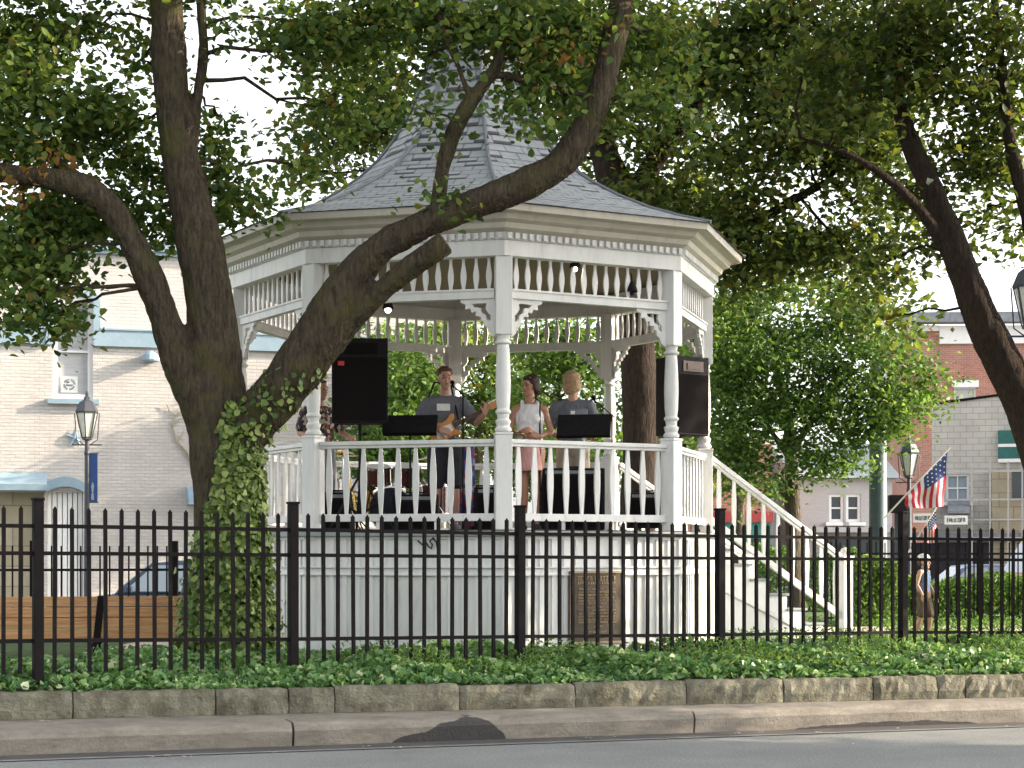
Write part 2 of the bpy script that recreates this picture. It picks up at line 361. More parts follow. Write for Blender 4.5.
class MB:
    def __init__(s): s.v = []; s.f = []; s.mi = []; s.cur = 0
    def add(s, vs, fs):
        n = len(s.v); s.v += [Vector(v) for v in vs]; s.f += [[i + n for i in f] for f in fs]; s.mi += [s.cur] * len(fs)
    def box(s, c, d, mat=None):
        x, y, z = d[0] / 2, d[1] / 2, d[2] / 2
        vs = [Vector((a, b, e)) for a in (-x, x) for b in (-y, y) for e in (-z, z)]
        if mat is not None: vs = [mat @ v for v in vs]
        c = Vector(c)
        s.add([v + c for v in vs], [(0, 1, 3, 2), (4, 6, 7, 5), (0, 4, 5, 1), (2, 3, 7, 6), (0, 2, 6, 4), (1, 5, 7, 3)])
    def bar(s, a, b, w, h, up=(0, 0, 1)):
        """box from a to b, w wide, h high"""
        a = Vector(a); b = Vector(b); d = (b - a); L = d.length; d.normalize()
        side = d.cross(Vector(up))
        if side.length < 1e-4: side = d.cross(Vector((0, 1, 0)))
        side.normalize(); u = side.cross(d)
        s.box((a + b) / 2, (L, w, h), Matrix((d, -side, u)).transposed())
    def tube(s, pts, rads, n=12, cap=True, sq=1.0):
        pts = [Vector(p) for p in pts]; k = len(pts)
        d0 = (pts[1] - pts[0]).normalized()
        ref = Vector((0, 0, 1)) if abs(d0.z) < 0.9 else Vector((1, 0, 0))
        u = d0.cross(ref).normalized(); vs = []; fs = []
        for i in range(k):
            d = (pts[min(i + 1, k - 1)] - pts[max(i - 1, 0)])
            d = d.normalized() if d.length > 1e-9 else d0
            u = (u - d * u.dot(d)); u = u.normalized() if u.length > 1e-6 else d.orthogonal().normalized()
            w = d.cross(u)
            for j in range(n):
                a = 2 * math.pi * j / n
                vs.append(pts[i] + (u * math.cos(a) + w * math.sin(a) * sq) * rads[i])
        for i in range(k - 1):
            for j in range(n):
                j2 = (j + 1) % n
                fs.append((i * n + j, i * n + j2, (i + 1) * n + j2, (i + 1) * n + j))
        if cap:
            fs.append(tuple(range(n - 1, -1, -1))); fs.append(tuple((k - 1) * n + j for j in range(n)))
        s.add(vs, fs)
    def lathe(s, c, prof, n=16, rot=0.0):
        c = Vector(c); vs = []; fs = []; k = len(prof)
        for r, z in prof:
            for j in range(n):
                a = rot + 2 * math.pi * j / n
                vs.append(c + Vector((r * math.cos(a), r * math.sin(a), z)))
        for i in range(k - 1):
            for j in range(n):
                j2 = (j + 1) % n
                fs.append((i * n + j, i * n + j2, (i + 1) * n + j2, (i + 1) * n + j))
        fs.append(tuple(range(n - 1, -1, -1))); fs.append(tuple((k - 1) * n + j for j in range(n)))
        s.add(vs, fs)
    def prism(s, poly, o, ux, uy, uz, t):
        """2D outline poly in the ux/uy plane at o, extruded t along uz (centred)"""
        o = Vector(o); ux = Vector(ux); uy = Vector(uy); uz = Vector(uz); n = len(poly)
        vs = [o + ux * a + uy * b - uz * (t / 2) for a, b in poly] + [o + ux * a + uy * b + uz * (t / 2) for a, b in poly]
        fs = [tuple(range(n - 1, -1, -1)), tuple(range(n, 2 * n))] + [(i, (i + 1) % n, n + (i + 1) % n, n + i) for i in range(n)]
        s.add(vs, fs)
    def sphere(s, c, r, n=12, m=8):
        if not hasattr(r, '__len__'): r = (r, r, r)
        c = Vector(c); vs = [c + Vector((0, 0, -r[2]))]
        for i in range(1, m):
            t = math.pi * i / m - math.pi / 2
            for j in range(n):
                a = 2 * math.pi * j / n
                vs.append(c + Vector((r[0] * math.cos(t) * math.cos(a), r[1] * math.cos(t) * math.sin(a), r[2] * math.sin(t))))
        vs.append(c + Vector((0, 0, r[2]))); fs = []
        for j in range(n): fs.append((0, 1 + (j + 1) % n, 1 + j))
        for i in range(m - 2):
            for j in range(n):
                a = 1 + i * n; j2 = (j + 1) % n
                fs.append((a + j, a + j2, a + n + j2, a + n + j))
        a = 1 + (m - 2) * n; L = len(vs) - 1
        for j in range(n): fs.append((a + j, a + (j + 1) % n, L))
        s.add(vs, fs)
    def build(s, name, mat, parent=None, local=False, smooth=False, bevel=0.0, fixn=True):
        me = bpy.data.meshes.new(name)
        off = Vector((0, 0, 0)) if (local or parent is None) else wpos(parent)
        me.from_pydata([tuple(v - off) for v in s.v], [], s.f)
        mats = mat if isinstance(mat, (list, tuple)) else [mat]
        for q in mats: me.materials.append(q)
        if len(mats) > 1: me.polygons.foreach_set('material_index', s.mi)
        if fixn:
            bm = bmesh.new(); bm.from_mesh(me); bmesh.ops.recalc_face_normals(bm, faces=bm.faces); bm.to_mesh(me); bm.free()
        if smooth:
            me.polygons.foreach_set('use_smooth', [True] * len(me.polygons))
        me.update()
        o = link(bpy.data.objects.new(name, me)); o.parent = parent
        if bevel:
            b = o.modifiers.new('bevel', 'BEVEL'); b.width = bevel; b.segments = 2; b.limit_method = 'ANGLE'; b.angle_limit = R(40)
        return o

def remesh(mb, name, mat, parent=None, voxel=0.02, smooth=6, local=False, fac=0.5, lumps=0.0):
    """melt overlapping pieces into ONE continuous skin"""
    o = mb.build(name, mat, None, local=True, fixn=False)
    r = o.modifiers.new('r', 'REMESH'); r.mode = 'VOXEL'; r.voxel_size = voxel; r.use_smooth_shade = True
    if smooth:
        q = o.modifiers.new('s', 'SMOOTH'); q.iterations = smooth; q.factor = fac
    dg = bpy.context.evaluated_depsgraph_get(); dg.update()
    me = bpy.data.meshes.new_from_object(o.evaluated_get(dg))
    o.modifiers.clear(); old = o.data
    off = Vector((0, 0, 0)) if (local or parent is None) else wpos(parent)
    me.transform(Matrix.Translation(-off))
    me.name = name
    o.data = me; bpy.data.meshes.remove(old); o.parent = parent
    if lumps:
        from mathutils import noise as nz
        me.update(); co_ = [v.co.copy() for v in me.vertices]; nn_ = [v.normal.copy() for v in me.vertices]
        for v, c, n_ in zip(me.vertices, co_, nn_):
            a = nz.fractal(Vector((c.x * 2.2, c.y * 2.2, c.z * 1.3)), 1.0, 2.0, 3)
            b_ = abs(nz.noise(Vector((c.x * 16, c.y * 16, c.z * 2.6)))) + .5 * abs(nz.noise(Vector((c.x * 33, c.y * 33, c.z * 6))))
            v.co = c + n_ * (lumps * a - lumps * .75 * (1 - min(1, b_ * 2.6)))
    if not me.materials: me.materials.append(mat)
    me.polygons.foreach_set('use_smooth', [True] * len(me.polygons))
    return o

def copy_tree(o, parent=None):
    c = o.copy(); COL.objects.link(c); c.parent = parent
    for ch in [q for q in bpy.data.objects if q.parent == o]: copy_tree(ch, c)
    return c

def leaf_mesh(name, C, size, mat, parent=None, up=0.5, aspect=0.62, fold=0.25, nrm=None, jit=0.35, full=False):
    """one mesh of many folded leaf blades centred at rows of C (world)"""
    n = len(C)
    nm = rng.normal(size=(n, 3)); nm /= np.linalg.norm(nm, axis=1)[:, None]
    base = np.array([0, 0, 1.0]) if nrm is None else nrm
    nm = nm * (1 - up) + base * up; nm /= np.linalg.norm(nm, axis=1)[:, None]
    t = rng.normal(size=(n, 3)); t -= nm * np.sum(t * nm, axis=1)[:, None]; t /= np.linalg.norm(t, axis=1)[:, None]
    b = np.cross(nm, t)
    s = (size * (1 + jit * rng.uniform(-1, 1, n)))[:, None]
    f_ = nm * s * fold * .5
    def vv(x, y, k): return C + b * s * x * aspect + t * s * y + f_ * k
    if full:
        vs_ = [vv(0, -.5, 0), vv(-.5, -.26, .8), vv(-.40, .12, .7), vv(0, .5, -.2), vv(.40, .12, .7), vv(.5, -.26, .8)]
        tri = (0, 3, 2, 0, 2, 1, 0, 4, 3, 0, 5, 4)
    else:
        vs_ = [vv(0, -.5, 0), vv(-.5, -.08, 1), vv(0, .5, 0), vv(.5, -.08, 1)]
        tri = (0, 2, 1, 0, 3, 2)
    q = len(vs_); nt_ = len(tri) // 3
    V = np.stack(vs_, 1).reshape(-1, 3)
    if parent is not None: V = V - np.array(wpos(parent))
    me = bpy.data.meshes.new(name)
    me.vertices.add(q * n); me.vertices.foreach_set('co', V.astype(np.float32).ravel())
    k = np.arange(n) * q
    L = (k[:, None] + np.array(tri)[None, :]).ravel()
    me.loops.add(len(L)); me.loops.foreach_set('vertex_index', L.astype(np.int32))
    me.polygons.add(nt_ * n); me.polygons.foreach_set('loop_start', (np.arange(nt_ * n) * 3).astype(np.int32))
    me.update(calc_edges=True)
    me.materials.append(mat)
    o = link(bpy.data.objects.new(name, me)); o.parent = parent
    return o

def clump_points(clumps, per=38, sig=(0.24, 0.24, 0.12), shell=0.5):
    """clumps: (centre, (rx,ry,rz), twigs) -> leaf centres; twigs gather on the shell of each clump"""
    out = []; tw = []
    for c, r, k in clumps:
        c = np.array(c); r = np.array(r)
        d = rng.normal(size=(k, 3)); d /= np.linalg.norm(d, axis=1)[:, None]
        rad = rng.uniform(0, 1, k) ** shell
        T = c + d * rad[:, None] * r
        tw.append(T)
        m = rng.integers(int(per * .6), int(per * 1.4), k)
        idx = np.repeat(np.arange(k), m)
        g = rng.normal(size=(len(idx), 3)) * np.array(sig)
        g[:, 2] -= 0.25 * (g[:, 0] ** 2 + g[:, 1] ** 2) ** .5
        out.append(T[idx] + g)
    return np.concatenate(out), tw

def wander(a, b, n=5, amp=0.08):
    a = Vector(a); b = Vector(b); L = (b - a).length; pts = []
    for i in range(n + 1):
        t = i / n; p = a.lerp(b, t)
        w = amp * L * math.sin(math.pi * t)
        pts.append(p + Vector((random.uniform(-w, w), random.uniform(-w, w), random.uniform(-w, w) + w * .5)))
    return pts
# ------------------------------------------------------------------ camera, light, sky
cam = bpy.data.cameras.new('camera'); co = link(bpy.data.objects.new('camera', cam))
cam.sensor_width = 36; cam.lens = 36 * F / 1024; cam.shift_y = (HY - 384) / 1024
cam.clip_start = 0.5; cam.clip_end = 2000
co.location = (0, 0, EYE); co.rotation_euler = (R(90), 0, 0)
SC.camera = co
AZ, EL = 94.0, 20.0     # sun: degrees to the right of "behind the viewer", and height
sd = Vector((math.sin(R(AZ)) * math.cos(R(EL)), -math.cos(R(AZ)) * math.cos(R(EL)), math.sin(R(EL))))
sl = bpy.data.lights.new('sun', 'SUN'); so = link(bpy.data.objects.new('sun', sl))
sl.energy = 4.3; sl.angle = R(0.55); sl.color = (1.0, 0.83, 0.63)
so.rotation_euler = sd.to_track_quat('Z', 'Y').to_euler()
so.location = sd * 60
w = bpy.data.worlds.new('World'); SC.world = w; w.use_nodes = True
nt = w.node_tree; bg = nt.nodes['Background']; sk = nt.nodes.new('ShaderNodeTexSky')
sk.sky_type = 'NISHITA'; sk.sun_disc = False; sk.sun_elevation = R(EL)
sk.sun_rotation = math.atan2(sd.x, sd.y)
sk.air_density = 1.0; sk.dust_density = 3.0; sk.ozone_density = 1.0; sk.altitude = 100
hs = nt.nodes.new('ShaderNodeHueSaturation'); hs.inputs['Saturation'].default_value = 0.22; hs.inputs['Value'].default_value = 1.5
nt.links.new(sk.outputs[0], hs.inputs['Color']); nt.links.new(hs.outputs[0], bg.inputs['Color']); bg.inputs['Strength'].default_value = 0.15
SC.view_settings.view_transform = 'Standard'; SC.view_settings.look = 'None'
SC.view_settings.exposure = 1.46; SC.view_settings.gamma = 1.0; SC.view_settings.use_curve_mapping = False
SC.cycles.max_bounces = 6; SC.cycles.diffuse_bounces = 3; SC.cycles.glossy_bounces = 2; SC.cycles.transmission_bounces = 3

def struct(mb, name, mat, **k):
    o = mb.build(name, mat, **k); o['kind'] = 'structure'; return o

# ------------------------------------------------------------------ road, kerb, strip, edging
K0 = Vector((-4.10, 15.10, 0)); KD = Vector((8.93, 3.05, 0)).normalized(); KN = Vector((-KD.y, KD.x, 0))   # along / away from viewer
A_K = math.atan2(KD.y, KD.x)
def kp(s, d, z=0.0): return K0 + KD * s + KN * d + Vector((0, 0, z))
def strip(mb, s0, s1, d0, d1, z, z2=None):
    z2 = z if z2 is None else z2
    mb.add([kp(s0, d0, z), kp(s1, d0, z), kp(s1, d1, z2), kp(s0, d1, z2)], [(0, 1, 2, 3)])
def kerb_s(px, Y=None):
    """distance along the kerb line at picture column px"""
    k = (px - 512) / F
    return (K0.y * k - K0.x) / (KD.x - k * KD.y)

m = MB(); m.add([(-700, -300, -0.03), (700, -300, -0.03), (700, 1200, -0.03), (-700, 1200, -0.03)], [(0, 1, 2, 3)])
struct(m, 'ground', M['asphalt'])
m = MB(); strip(m, -60, 60, -14, -0.42, 0.0); struct(m, 'road', M['asphalt'])
m = MB(); strip(m, -60, 60, -0.40, 0.06, 0.004); struct(m, 'gutter', M['gutter'])
m = MB(); strip(m, -60, 60, -0.46, -0.40, 0.008, 0.010); struct(m, 'gutter_edge', M['gutter_line'])
KT = 0.2
kerb = MB()
joints = [-30, -24, -18, -12, -6, kerb_s(293), kerb_s(694), kerb_s(1180), 22, 28, 34]
for a, b in zip(joints[:-1], joints[1:]):
    g = 0.010
    a, b = a + g, b - g
    # rounded front edge, in the kerb's own frame (local x runs along it)
    prof = [(0.0, 0.004), (-0.02, KT - 0.07), (0.0, KT - 0.03), (0.03, KT - 0.006), (0.07, KT), (0.34, KT + 0.005), (0.34, 0.0)]
    n = max(2, int((b - a) / 0.25)); P = len(prof)
    vs = []
    for i in range(n + 1):
        s = a + (b - a) * i / n; w_ = random.uniform(-.006, .006); h_ = random.uniform(-.004, .004)
        for d, z in prof: vs.append((s, d + (w_ if d < .1 else 0), z + (h_ if z > .1 else 0)))
    fs = [(i * P + j, (i + 1) * P + j, (i + 1) * P + j + 1, i * P + j + 1) for i in range(n) for j in range(P - 1)]
    fs += [tuple(range(P)), tuple(n * P + j for j in range(P - 1, -1, -1))]
    kerb.add(vs, fs)
sx1, sx2, sx3 = kerb_s(445), kerb_s(812), kerb_s(905)
M['kerb'] = kerb_mat([(kerb_s(462), -0.02, 0.40, 0.22), (kerb_s(430), -0.05, 0.40, 0.14), (kerb_s(890), -0.05, 1.2, 0.10)])
ko = kerb.build('kerb', M['kerb'], local=True, smooth=False); ko['kind'] = 'structure'
ko.location = K0; ko.rotation_euler = (0, 0, A_K)
m = MB(); strip(m, -60, 60, 0.34, 1.6, KT - 0.002); struct(m, 'pavement', M['kerb'])

# edging stones: distance of the stone face behind the kerb line shrinks a little to the right
S_FACE0, S_FACE1 = 1.02, 0.50
def stone_d(s): return S_FACE0 + (S_FACE1 - S_FACE0) * (s + 0.3) / 9.8
def stone_s(px):
    k = (px - 512) / F; s = 4.0
    for _ in range(8):
        P0 = K0 + KN * stone_d(s); s = (P0.y * k - P0.x) / (KD.x - k * KD.y)
    return s
edg = thing('stone_edging', 'low row of rough weathered stone blocks edging the ivy bed', 'stone edging', kp(4.5, stone_d(4.5), KT))
jx = [-260, -120, 73, 216, 289, 335, 460, 576, 687, 784, 874, 938, 966, 1090, 1230, 1360]
STONE_TOP = 0.42
for a, b in zip(jx[:-1], jx[1:]):
    sa, sb = stone_s(a) + 0.006, stone_s(b) - 0.006
    m = MB(); n = max(4, int((sb - sa) / .06)); hz = random.uniform(-.012, .012); vs = []; tl = random.uniform(-.015, .015)
    rows = [(0, 0), (-.012, .08), (0.0, .17), (.022, STONE_TOP - KT), (.12, STONE_TOP - KT + .008), (.26, STONE_TOP - KT), (.26, 0)]
    for i in range(n + 1):
        t = i / n; s = sa + (sb - sa) * t; e = 0.012 if i in (0, n) else 0
        for j, (d, z) in enumerate(rows):
            front = j < 4
            dd = stone_d(s) + d + (e if front else 0) + (random.uniform(-.013, .013) if front and j else 0) + tl * (t - .5)
            zz = KT + z + (hz - e * .6 + random.uniform(-.006, .006) if z > .1 else 0)
            vs.append(kp(s, dd, zz))
    P = len(rows)
    fs = [(i * P + j, (i + 1) * P + j, (i + 1) * P + (j + 1) % P, i * P + (j + 1) % P) for i in range(n) for j in range(P)]
    fs += [tuple(range(P)), tuple(n * P + j for j in range(P - 1, -1, -1))]
    m.add(vs, fs); m.build('stone_block', M['stone'], edg)
# fine debris: pale bits lying in the gutter
m = MB()
for px, py in [(152, 757), (168, 756), (187, 757), (278, 753), (364, 747), (398, 748), (487, 741), (588, 739), (612, 738), (738, 734), (760, 733), (820, 733), (898, 729), (1004, 727), (852, 745), (700, 700), (880, 697), (45, 722), (150, 718)]:
    z = 0.012 if py > 725 else KT + .004
    Y = (EYE - z) * F / (py - HY); c = at(px, py, Y)
    for q in range(random.randint(1, 3)):
        a = random.uniform(0, 6.3); r = random.uniform(.010, .022)
        p = c + Vector((random.uniform(-.04, .04), random.uniform(-.04, .04), .006))
        m.add([p + Vector((r * math.cos(a), r * math.sin(a), .004)), p + Vector((-r * math.sin(a), r * math.cos(a), 0)), p - Vector((r * math.cos(a), r * math.sin(a), -.008)), p + Vector((r * math.sin(a), -r * math.cos(a), .003))], [(0, 1, 2, 3)])
tag(m.build('fallen_leaves', M['path']), 'pale dry leaves and litter scattered along the gutter', 'litter', kind='stuff')

# park ground: a raised bed from the stones back, level at GZ, dropping to street level behind
GZ = 0.5
m = MB(); nx, ny = 60, 40; vs = []
DX = 46
for j in range(ny + 1):
    for i in range(nx + 1):
        s = 4.5 - DX / 2 + DX * i / nx
        d0 = stone_d(s) + .24
        q = (j / ny) ** 1.6 * 17.5
        z = STONE_TOP - .03 + (GZ - STONE_TOP + .03) * min(1, q / .8) + (0.04 * math.sin(s * 1.3 + j) * (q > .8) * .3)
        if j == ny: z = -0.02
        vs.append(kp(s, d0 + q, z))
fs = [(j * (nx + 1) + i, j * (nx + 1) + i + 1, (j + 1) * (nx + 1) + i + 1, (j + 1) * (nx + 1) + i) for j in range(ny) for i in range(nx)]
m.add(vs, fs); struct(m, 'park_ground', M['lawn'], smooth=True)
# walk of pinkish concrete behind the benches and round the bandstand
m = MB(); 
def flat(mb, pts, z): mb.add([(x, y, z) for x, y in pts], [tuple(range(len(pts)))])
flat(m, [(-4.75, 20.9), (-3.9, 21.0), (-3.6, 25.2), (-4.6, 25)], GZ + .022); flat(m, [(4.2, 26.0), (9, 27.5), (8, 29.5), (3.6, 28)], GZ + .022)
struct(m, 'path', M['path'])

# ------------------------------------------------------------------ iron fence in front
def zlerp(px, a, b): return a + (b - a) * (px - 0) / 850
def fence_pt(px):
    k = (px - 512) / F
    ax, ay = -4.09, 16.4; bx, by = 4.40, 21.4
    dx, dy = bx - ax, by - ay
    t = (ay * k - ax) / (dx - k * dy)
    return Vector((ax + dx * t, ay + dy * t, 0))
fence = thing('iron_fence', 'black iron picket fence standing in the ivy behind the stone edging', 'fence', fence_pt(512) + Vector((0, 0, GZ)))
posts_px = [-255, 38, 293, 520, 720, 903, 1072]
pp = [fence_pt(p) for p in posts_px]; pp[-1] = Vector((6.65, 21.9, 0))
for i, p in enumerate(pp):
    m = MB(); z1 = 2.07
    m.box(p + Vector((0, 0, (GZ - .1 + z1) / 2)), (.085, .085, z1 - GZ + .1), Matrix.Rotation(R(30), 3, 'Z'))
    m.box(p + Vector((0, 0, z1 + .012)), (.10, .10, .024), Matrix.Rotation(R(30), 3, 'Z'))
    m.build('post', M['iron'], fence, bevel=.006)
zt = [(1.855, 1.62, .87, 2.03, .60), (1.85, 1.615, .86, 2.02, .60), (1.835, 1.60, .82, 1.99, .58), (1.81, 1.58, .79, 1.96, .57), (1.80, 1.565, .755, 1.93, .56), (1.785, 1.55, .73, 1.92, .56), (1.77, 1.54, .70, 1.90, .56)]
for i in range(len(pp) - 1):
    a, b = pp[i], pp[i + 1]; d = (b - a).normalized()
    for k in range(3):
        m = MB(); m.bar(a + d * .04 + Vector((0, 0, zt[i][k])), b - d * .04 + Vector((0, 0, zt[i + 1][k])), .028, .034); m.build('rail', M['iron'], fence)
    n = 16 if i < len(pp) - 2 else 17
    for j in range(1, n):
        t = j / n; p = a.lerp(b, t); z1 = zt[i][3] * (1 - t) + zt[i + 1][3] * t + random.uniform(-.004, .004); z0 = zt[i][4] * (1 - t) + zt[i + 1][4] * t - .02
        jx_ = Vector((random.uniform(-.004, .004), 0, 0))
        m = MB(); m.bar(p + Vector((0, 0, z0)) + jx_ * 2.2, p + Vector((0, 0, z1 - .02)), .030, .030, up=(d.x, d.y, 0))
        m.tube([p + Vector((0, 0, z1 - .02)), p + Vector((0, 0, z1))], [.015, .004], 4)
        m.build('picket', M['iron'], fence)

# ------------------------------------------------------------------ the bandstand
GX, GY = -0.456, 24.0
TH = R(7.0)
G = Vector((GX, GY, GZ))
gz = thing('bandstand', 'white octagonal wooden bandstand with grey shingled witch hat roof', 'bandstand', G)
def gv(k, r, z):
    a = TH + math.pi / 4 * k
    return Vector((GX + r * math.sin(a), GY - r * math.cos(a), z))
RP = 3.0           # posts
FL = 1.88
def facet(k):
    """midpoint dir, along dir (left to right seen from outside), outward normal of facet k..k+1"""
    a = TH + math.pi / 4 * (k + .5)
    nrm = Vector((math.sin(a), -math.cos(a), 0)); al = Vector((math.cos(a), math.sin(a), 0))
    return al, nrm
def ring(mb, ro0, ro1, ri0, ri1, z0, z1):
    """octagonal ring: outer radius ro0 at z0, ro1 at z1"""
    vs = []
    for r, z in ((ri0, z0), (ro0, z0), (ro1, z1), (ri1, z1)):
        vs += [gv(k, r, z) for k in range(8)]
    fs = []
    for a in range(4):
        b = (a + 1) % 4
        for k in range(8):
            k2 = (k + 1) % 8
            fs.append((a * 8 + k, a * 8 + k2, b * 8 + k2, b * 8 + k))
    mb.add(vs, fs)
cosf = math.cos(math.pi / 8)
RB = 3.06
for k in range(8):
    al, nr = facet(k)
    hw = RB * math.sin(math.pi / 8)
    c0 = G + nr * (RB * cosf); c0.z = 0
    m = MB()
    m.box(c0 - nr * .03 + Vector((0, 0, (GZ - .1 + FL - .06) / 2)), (hw * 2 - .01, .05, FL - .06 - GZ + .1), Matrix((al, nr, Vector((0, 0, 1)))).transposed())
    MX = Matrix((al, nr, Vector((0, 0, 1)))).transposed()
    def tb(u0, u1, z0, z1, d, th=.02): m.box(c0 + al * ((u0 + u1) / 2) + nr * (d) + Vector((0, 0, (z0 + z1) / 2)), (u1 - u0, th, z1 - z0), MX)
    tb(-hw, hw, GZ - .05, .64, .008)                        # plinth board
    tb(-hw, hw, 1.37, 1.385, .018, .04); tb(-hw, hw, 1.385, 1.455, .008); tb(-hw, hw, 1.455, 1.47, .022, .05)
    tb(-hw, hw, 1.775, 1.82, .010)
    nb = 15; pw = 2 * hw / nb
    for i in range(nb + 1):
        u = -hw + pw * i; u0, u1 = max(-hw, u - .025), min(hw, u + .025)
        tb(u0, u1, .64, 1.37, .006, .017)
        if i % 1 == 0: tb(u0, u1, 1.47, 1.775, .006, .017)
    m.build('base_panel', M['white'], gz)
m = MB(); ring(m, RB + .07, RB + .07, .01, .01, FL - .06, FL); m.build('deck', [M['deck']], gz)
m = MB(); ring(m, RB + .10, RB + .10, RB + .055, RB + .055, FL - .066, FL - .012); m.build('deck_edge', M['deck_edge'], gz)
Z_CAP = 4.93
for k in range(8):
    a = TH + math.pi / 4 * k; MX = Matrix.Rotation(a, 3, 'Z'); p = gv(k, RP - .06, 0)
    m = MB()
    m.box(p + Vector((0, 0, (FL + 2.93) / 2)), (.185, .185, 2.93 - FL), MX)
    for z, hh in ((2.945, .03),): m.box(p + Vector((0, 0, z)), (.20, .20, hh), MX)
    prof = [(.062, 2.96), (.092, 2.975), (.095, 3.0), (.07, 3.03), (.082, 3.06), (.088, 3.09), (.062, 3.11), (.070, 3.16), (.088, 3.18), (.085, 3.20), (.068, 3.22), (.078, 3.30), (.085, 3.5), (.082, 3.65), (.070, 3.88), (.064, 3.93), (.090, 3.945), (.092, 3.965), (.066, 3.985), (.075, 4.02), (.085, 4.04)]
    m.lathe(p, prof, 18)
    m.box(p + Vector((0, 0, (4.04 + Z_CAP) / 2)), (.185, .185, Z_CAP - 4.04), MX)
    po = m.build('post', M['white'], gz, bevel=.006)
    # scroll-sawn brackets, one to each side
    for sgn, fk in ((1, k), (-1, (k - 1) % 8)):
        al, nr = facet(fk); d = al * sgn
        o = gv(k, RP - .06, 4.46) + d * .09
        poly = [(0, 0), (.40, 0), (.40, -.045), (.34, -.075), (.35, -.12), (.29, -.115), (.27, -.16), (.22, -.15), (.225, -.20), (.16, -.205), (.165, -.245), (.125, -.255), (.125, -.31), (.085, -.335), (.06, -.40), (0, -.44)]
        m = MB()
        # outline with two pierced holes: build as strips either side of the holes
        m.prism([(0, 0), (.40, 0), (.40, -.045), (.34, -.07), (.20, -.06), (.06, -.06), (0, -.06)], o, d, (0, 0, 1), nr, .035)
        m.prism([(0, -.06), (.06, -.06), (.05, -.20), (.06, -.40), (0, -.44)], o, d, (0, 0, 1), nr, .035)
        m.prism([(.34, -.07), (.35, -.12), (.29, -.115), (.27, -.16), (.22, -.15), (.225, -.20), (.16, -.205), (.165, -.245), (.125, -.255), (.125, -.31), (.085, -.335), (.06, -.40), (.052, -.27), (.10, -.24), (.11, -.19), (.16, -.16), (.17, -.11), (.24, -.10), (.27, -.066)], o, d, (0, 0, 1), nr, .033)
        m.prism([(.05, -.20), (.06, -.06), (.10, -.06), (.11, -.12), (.08, -.17)], o, d, (0, 0, 1), nr, .031)
        m.build('bracket', M['white'], po)
def slat_poly(h, w0, w1, n=8, kind=0):
    R_ = []; L_ = []
    for i in range(n + 1):
        t = i / n
        w = w0 + (w1 - w0) * (math.sin(math.pi * min(1, t / .85)) ** 1.5 if kind == 0 else math.sin(math.pi * t) ** 1.2)
        if kind == 0 and (t < .04 or t > .97): w = w0 * 1.2
        R_.append((w / 2, h * t)); L_.append((-w / 2, h * t))
    return R_ + L_[::-1]
for k in range(8):
    al, nr = facet(k); up = Vector((0, 0, 1))
    a, b = gv(k, RP - .06, 0), gv(k + 1, RP - .06, 0)
    # upper frieze: beams with sawn slats between
    m = MB()
    m.bar(a + al * .09 + up * 4.50, b - al * .09 + up * 4.50, .10, .10)
    m.bar(a + al * .09 + up * 4.545 + nr * .0, b - al * .09 + up * 4.545, .13, .022)
    n = 14; L = (b - a).length - .18
    for i in range(n):
        p = a + al * (.09 + L * (i + .5) / n) + up * 4.552
        m.prism(slat_poly(.355, .028, .066, 10, 0), p, al, up, nr, .022)
    m.build('frieze', M['white'], gz)
    # railings on all sides but the stairs (facet 2)
    if k != 2:
        m = MB()
        m.bar(a + al * .09 + up * 2.865, b - al * .09 + up * 2.865, .10, .045)
        m.bar(a + al * .09 + up * 2.825, b - al * .09 + up * 2.825, .055, .035)
        m.bar(a + al * .09 + up * 2.02, b - al * .09 + up * 2.02, .07, .085)
        ra = m.build('railing', M['white'], gz, bevel=.005)
        nb = 10
        for i in range(nb):
            p = a + al * (.09 + L * (i + .5) / nb) + up * 2.062
            m = MB(); m.prism(slat_poly(.746, .034, .074, 12, 1), p, al, up, nr, .026); m.build('baluster', M['white'], ra)
        m = MB()
        for i in range(1, 3): m.box(a + al * (L * i / 3 + .09) + up * 1.93, (.04, .04, .095))
        m.build('foot_block', M['white'], ra)
# architrave, dentils, coved cornice
m = MB(); ring(m, RP + .07, RP + .07, RP - .10, RP - .10, Z_CAP - .02, 5.08); m.build('architrave', M['white'], gz)
m = MB(); ring(m, RP + .085, RP + .085, RP - .05, RP - .05, 5.083, 5.20)
for k in range(8):
    al, nr = facet(k); hw = (RP + .085) * math.sin(math.pi / 8); c0 = G + nr * ((RP + .085) * cosf); c0.z = 5.125
    MX = Matrix((al, nr, Vector((0, 0, 1)))).transposed(); n = 26
    for i in range(n):
        m.box(c0 + al * (-hw + 2 * hw * (i + .5) / n) + nr * .022, (.046, .045, .065), MX)
m.build('dentil_moulding', M['white'], gz)
m = MB()
cov = [(RP + .10, 5.165), (RP + .17, 5.20), (RP + .19, 5.255), (RP + .27, 5.285), (RP + .30, 5.34), (RP + .38, 5.365), (RP + .40, 5.37)]
for (r0, z0), (r1, z1) in zip(cov[:-1], cov[1:]): ring(m, r0, r1, r0 - .05, r1 - .05, z0, z1)
m.build('cornice', M['white_soft'], gz)
m = MB(); ring(m, RP + .43, RP + .44, RP + .395, RP + .395, 5.35, 5.425); m.build('fascia', M['white_soft'], gz)
m = MB(); ring(m, RP + .05, RP + .05, .01, .01, 5.22, 5.24); m.build('ceiling', M['ceil'], gz)
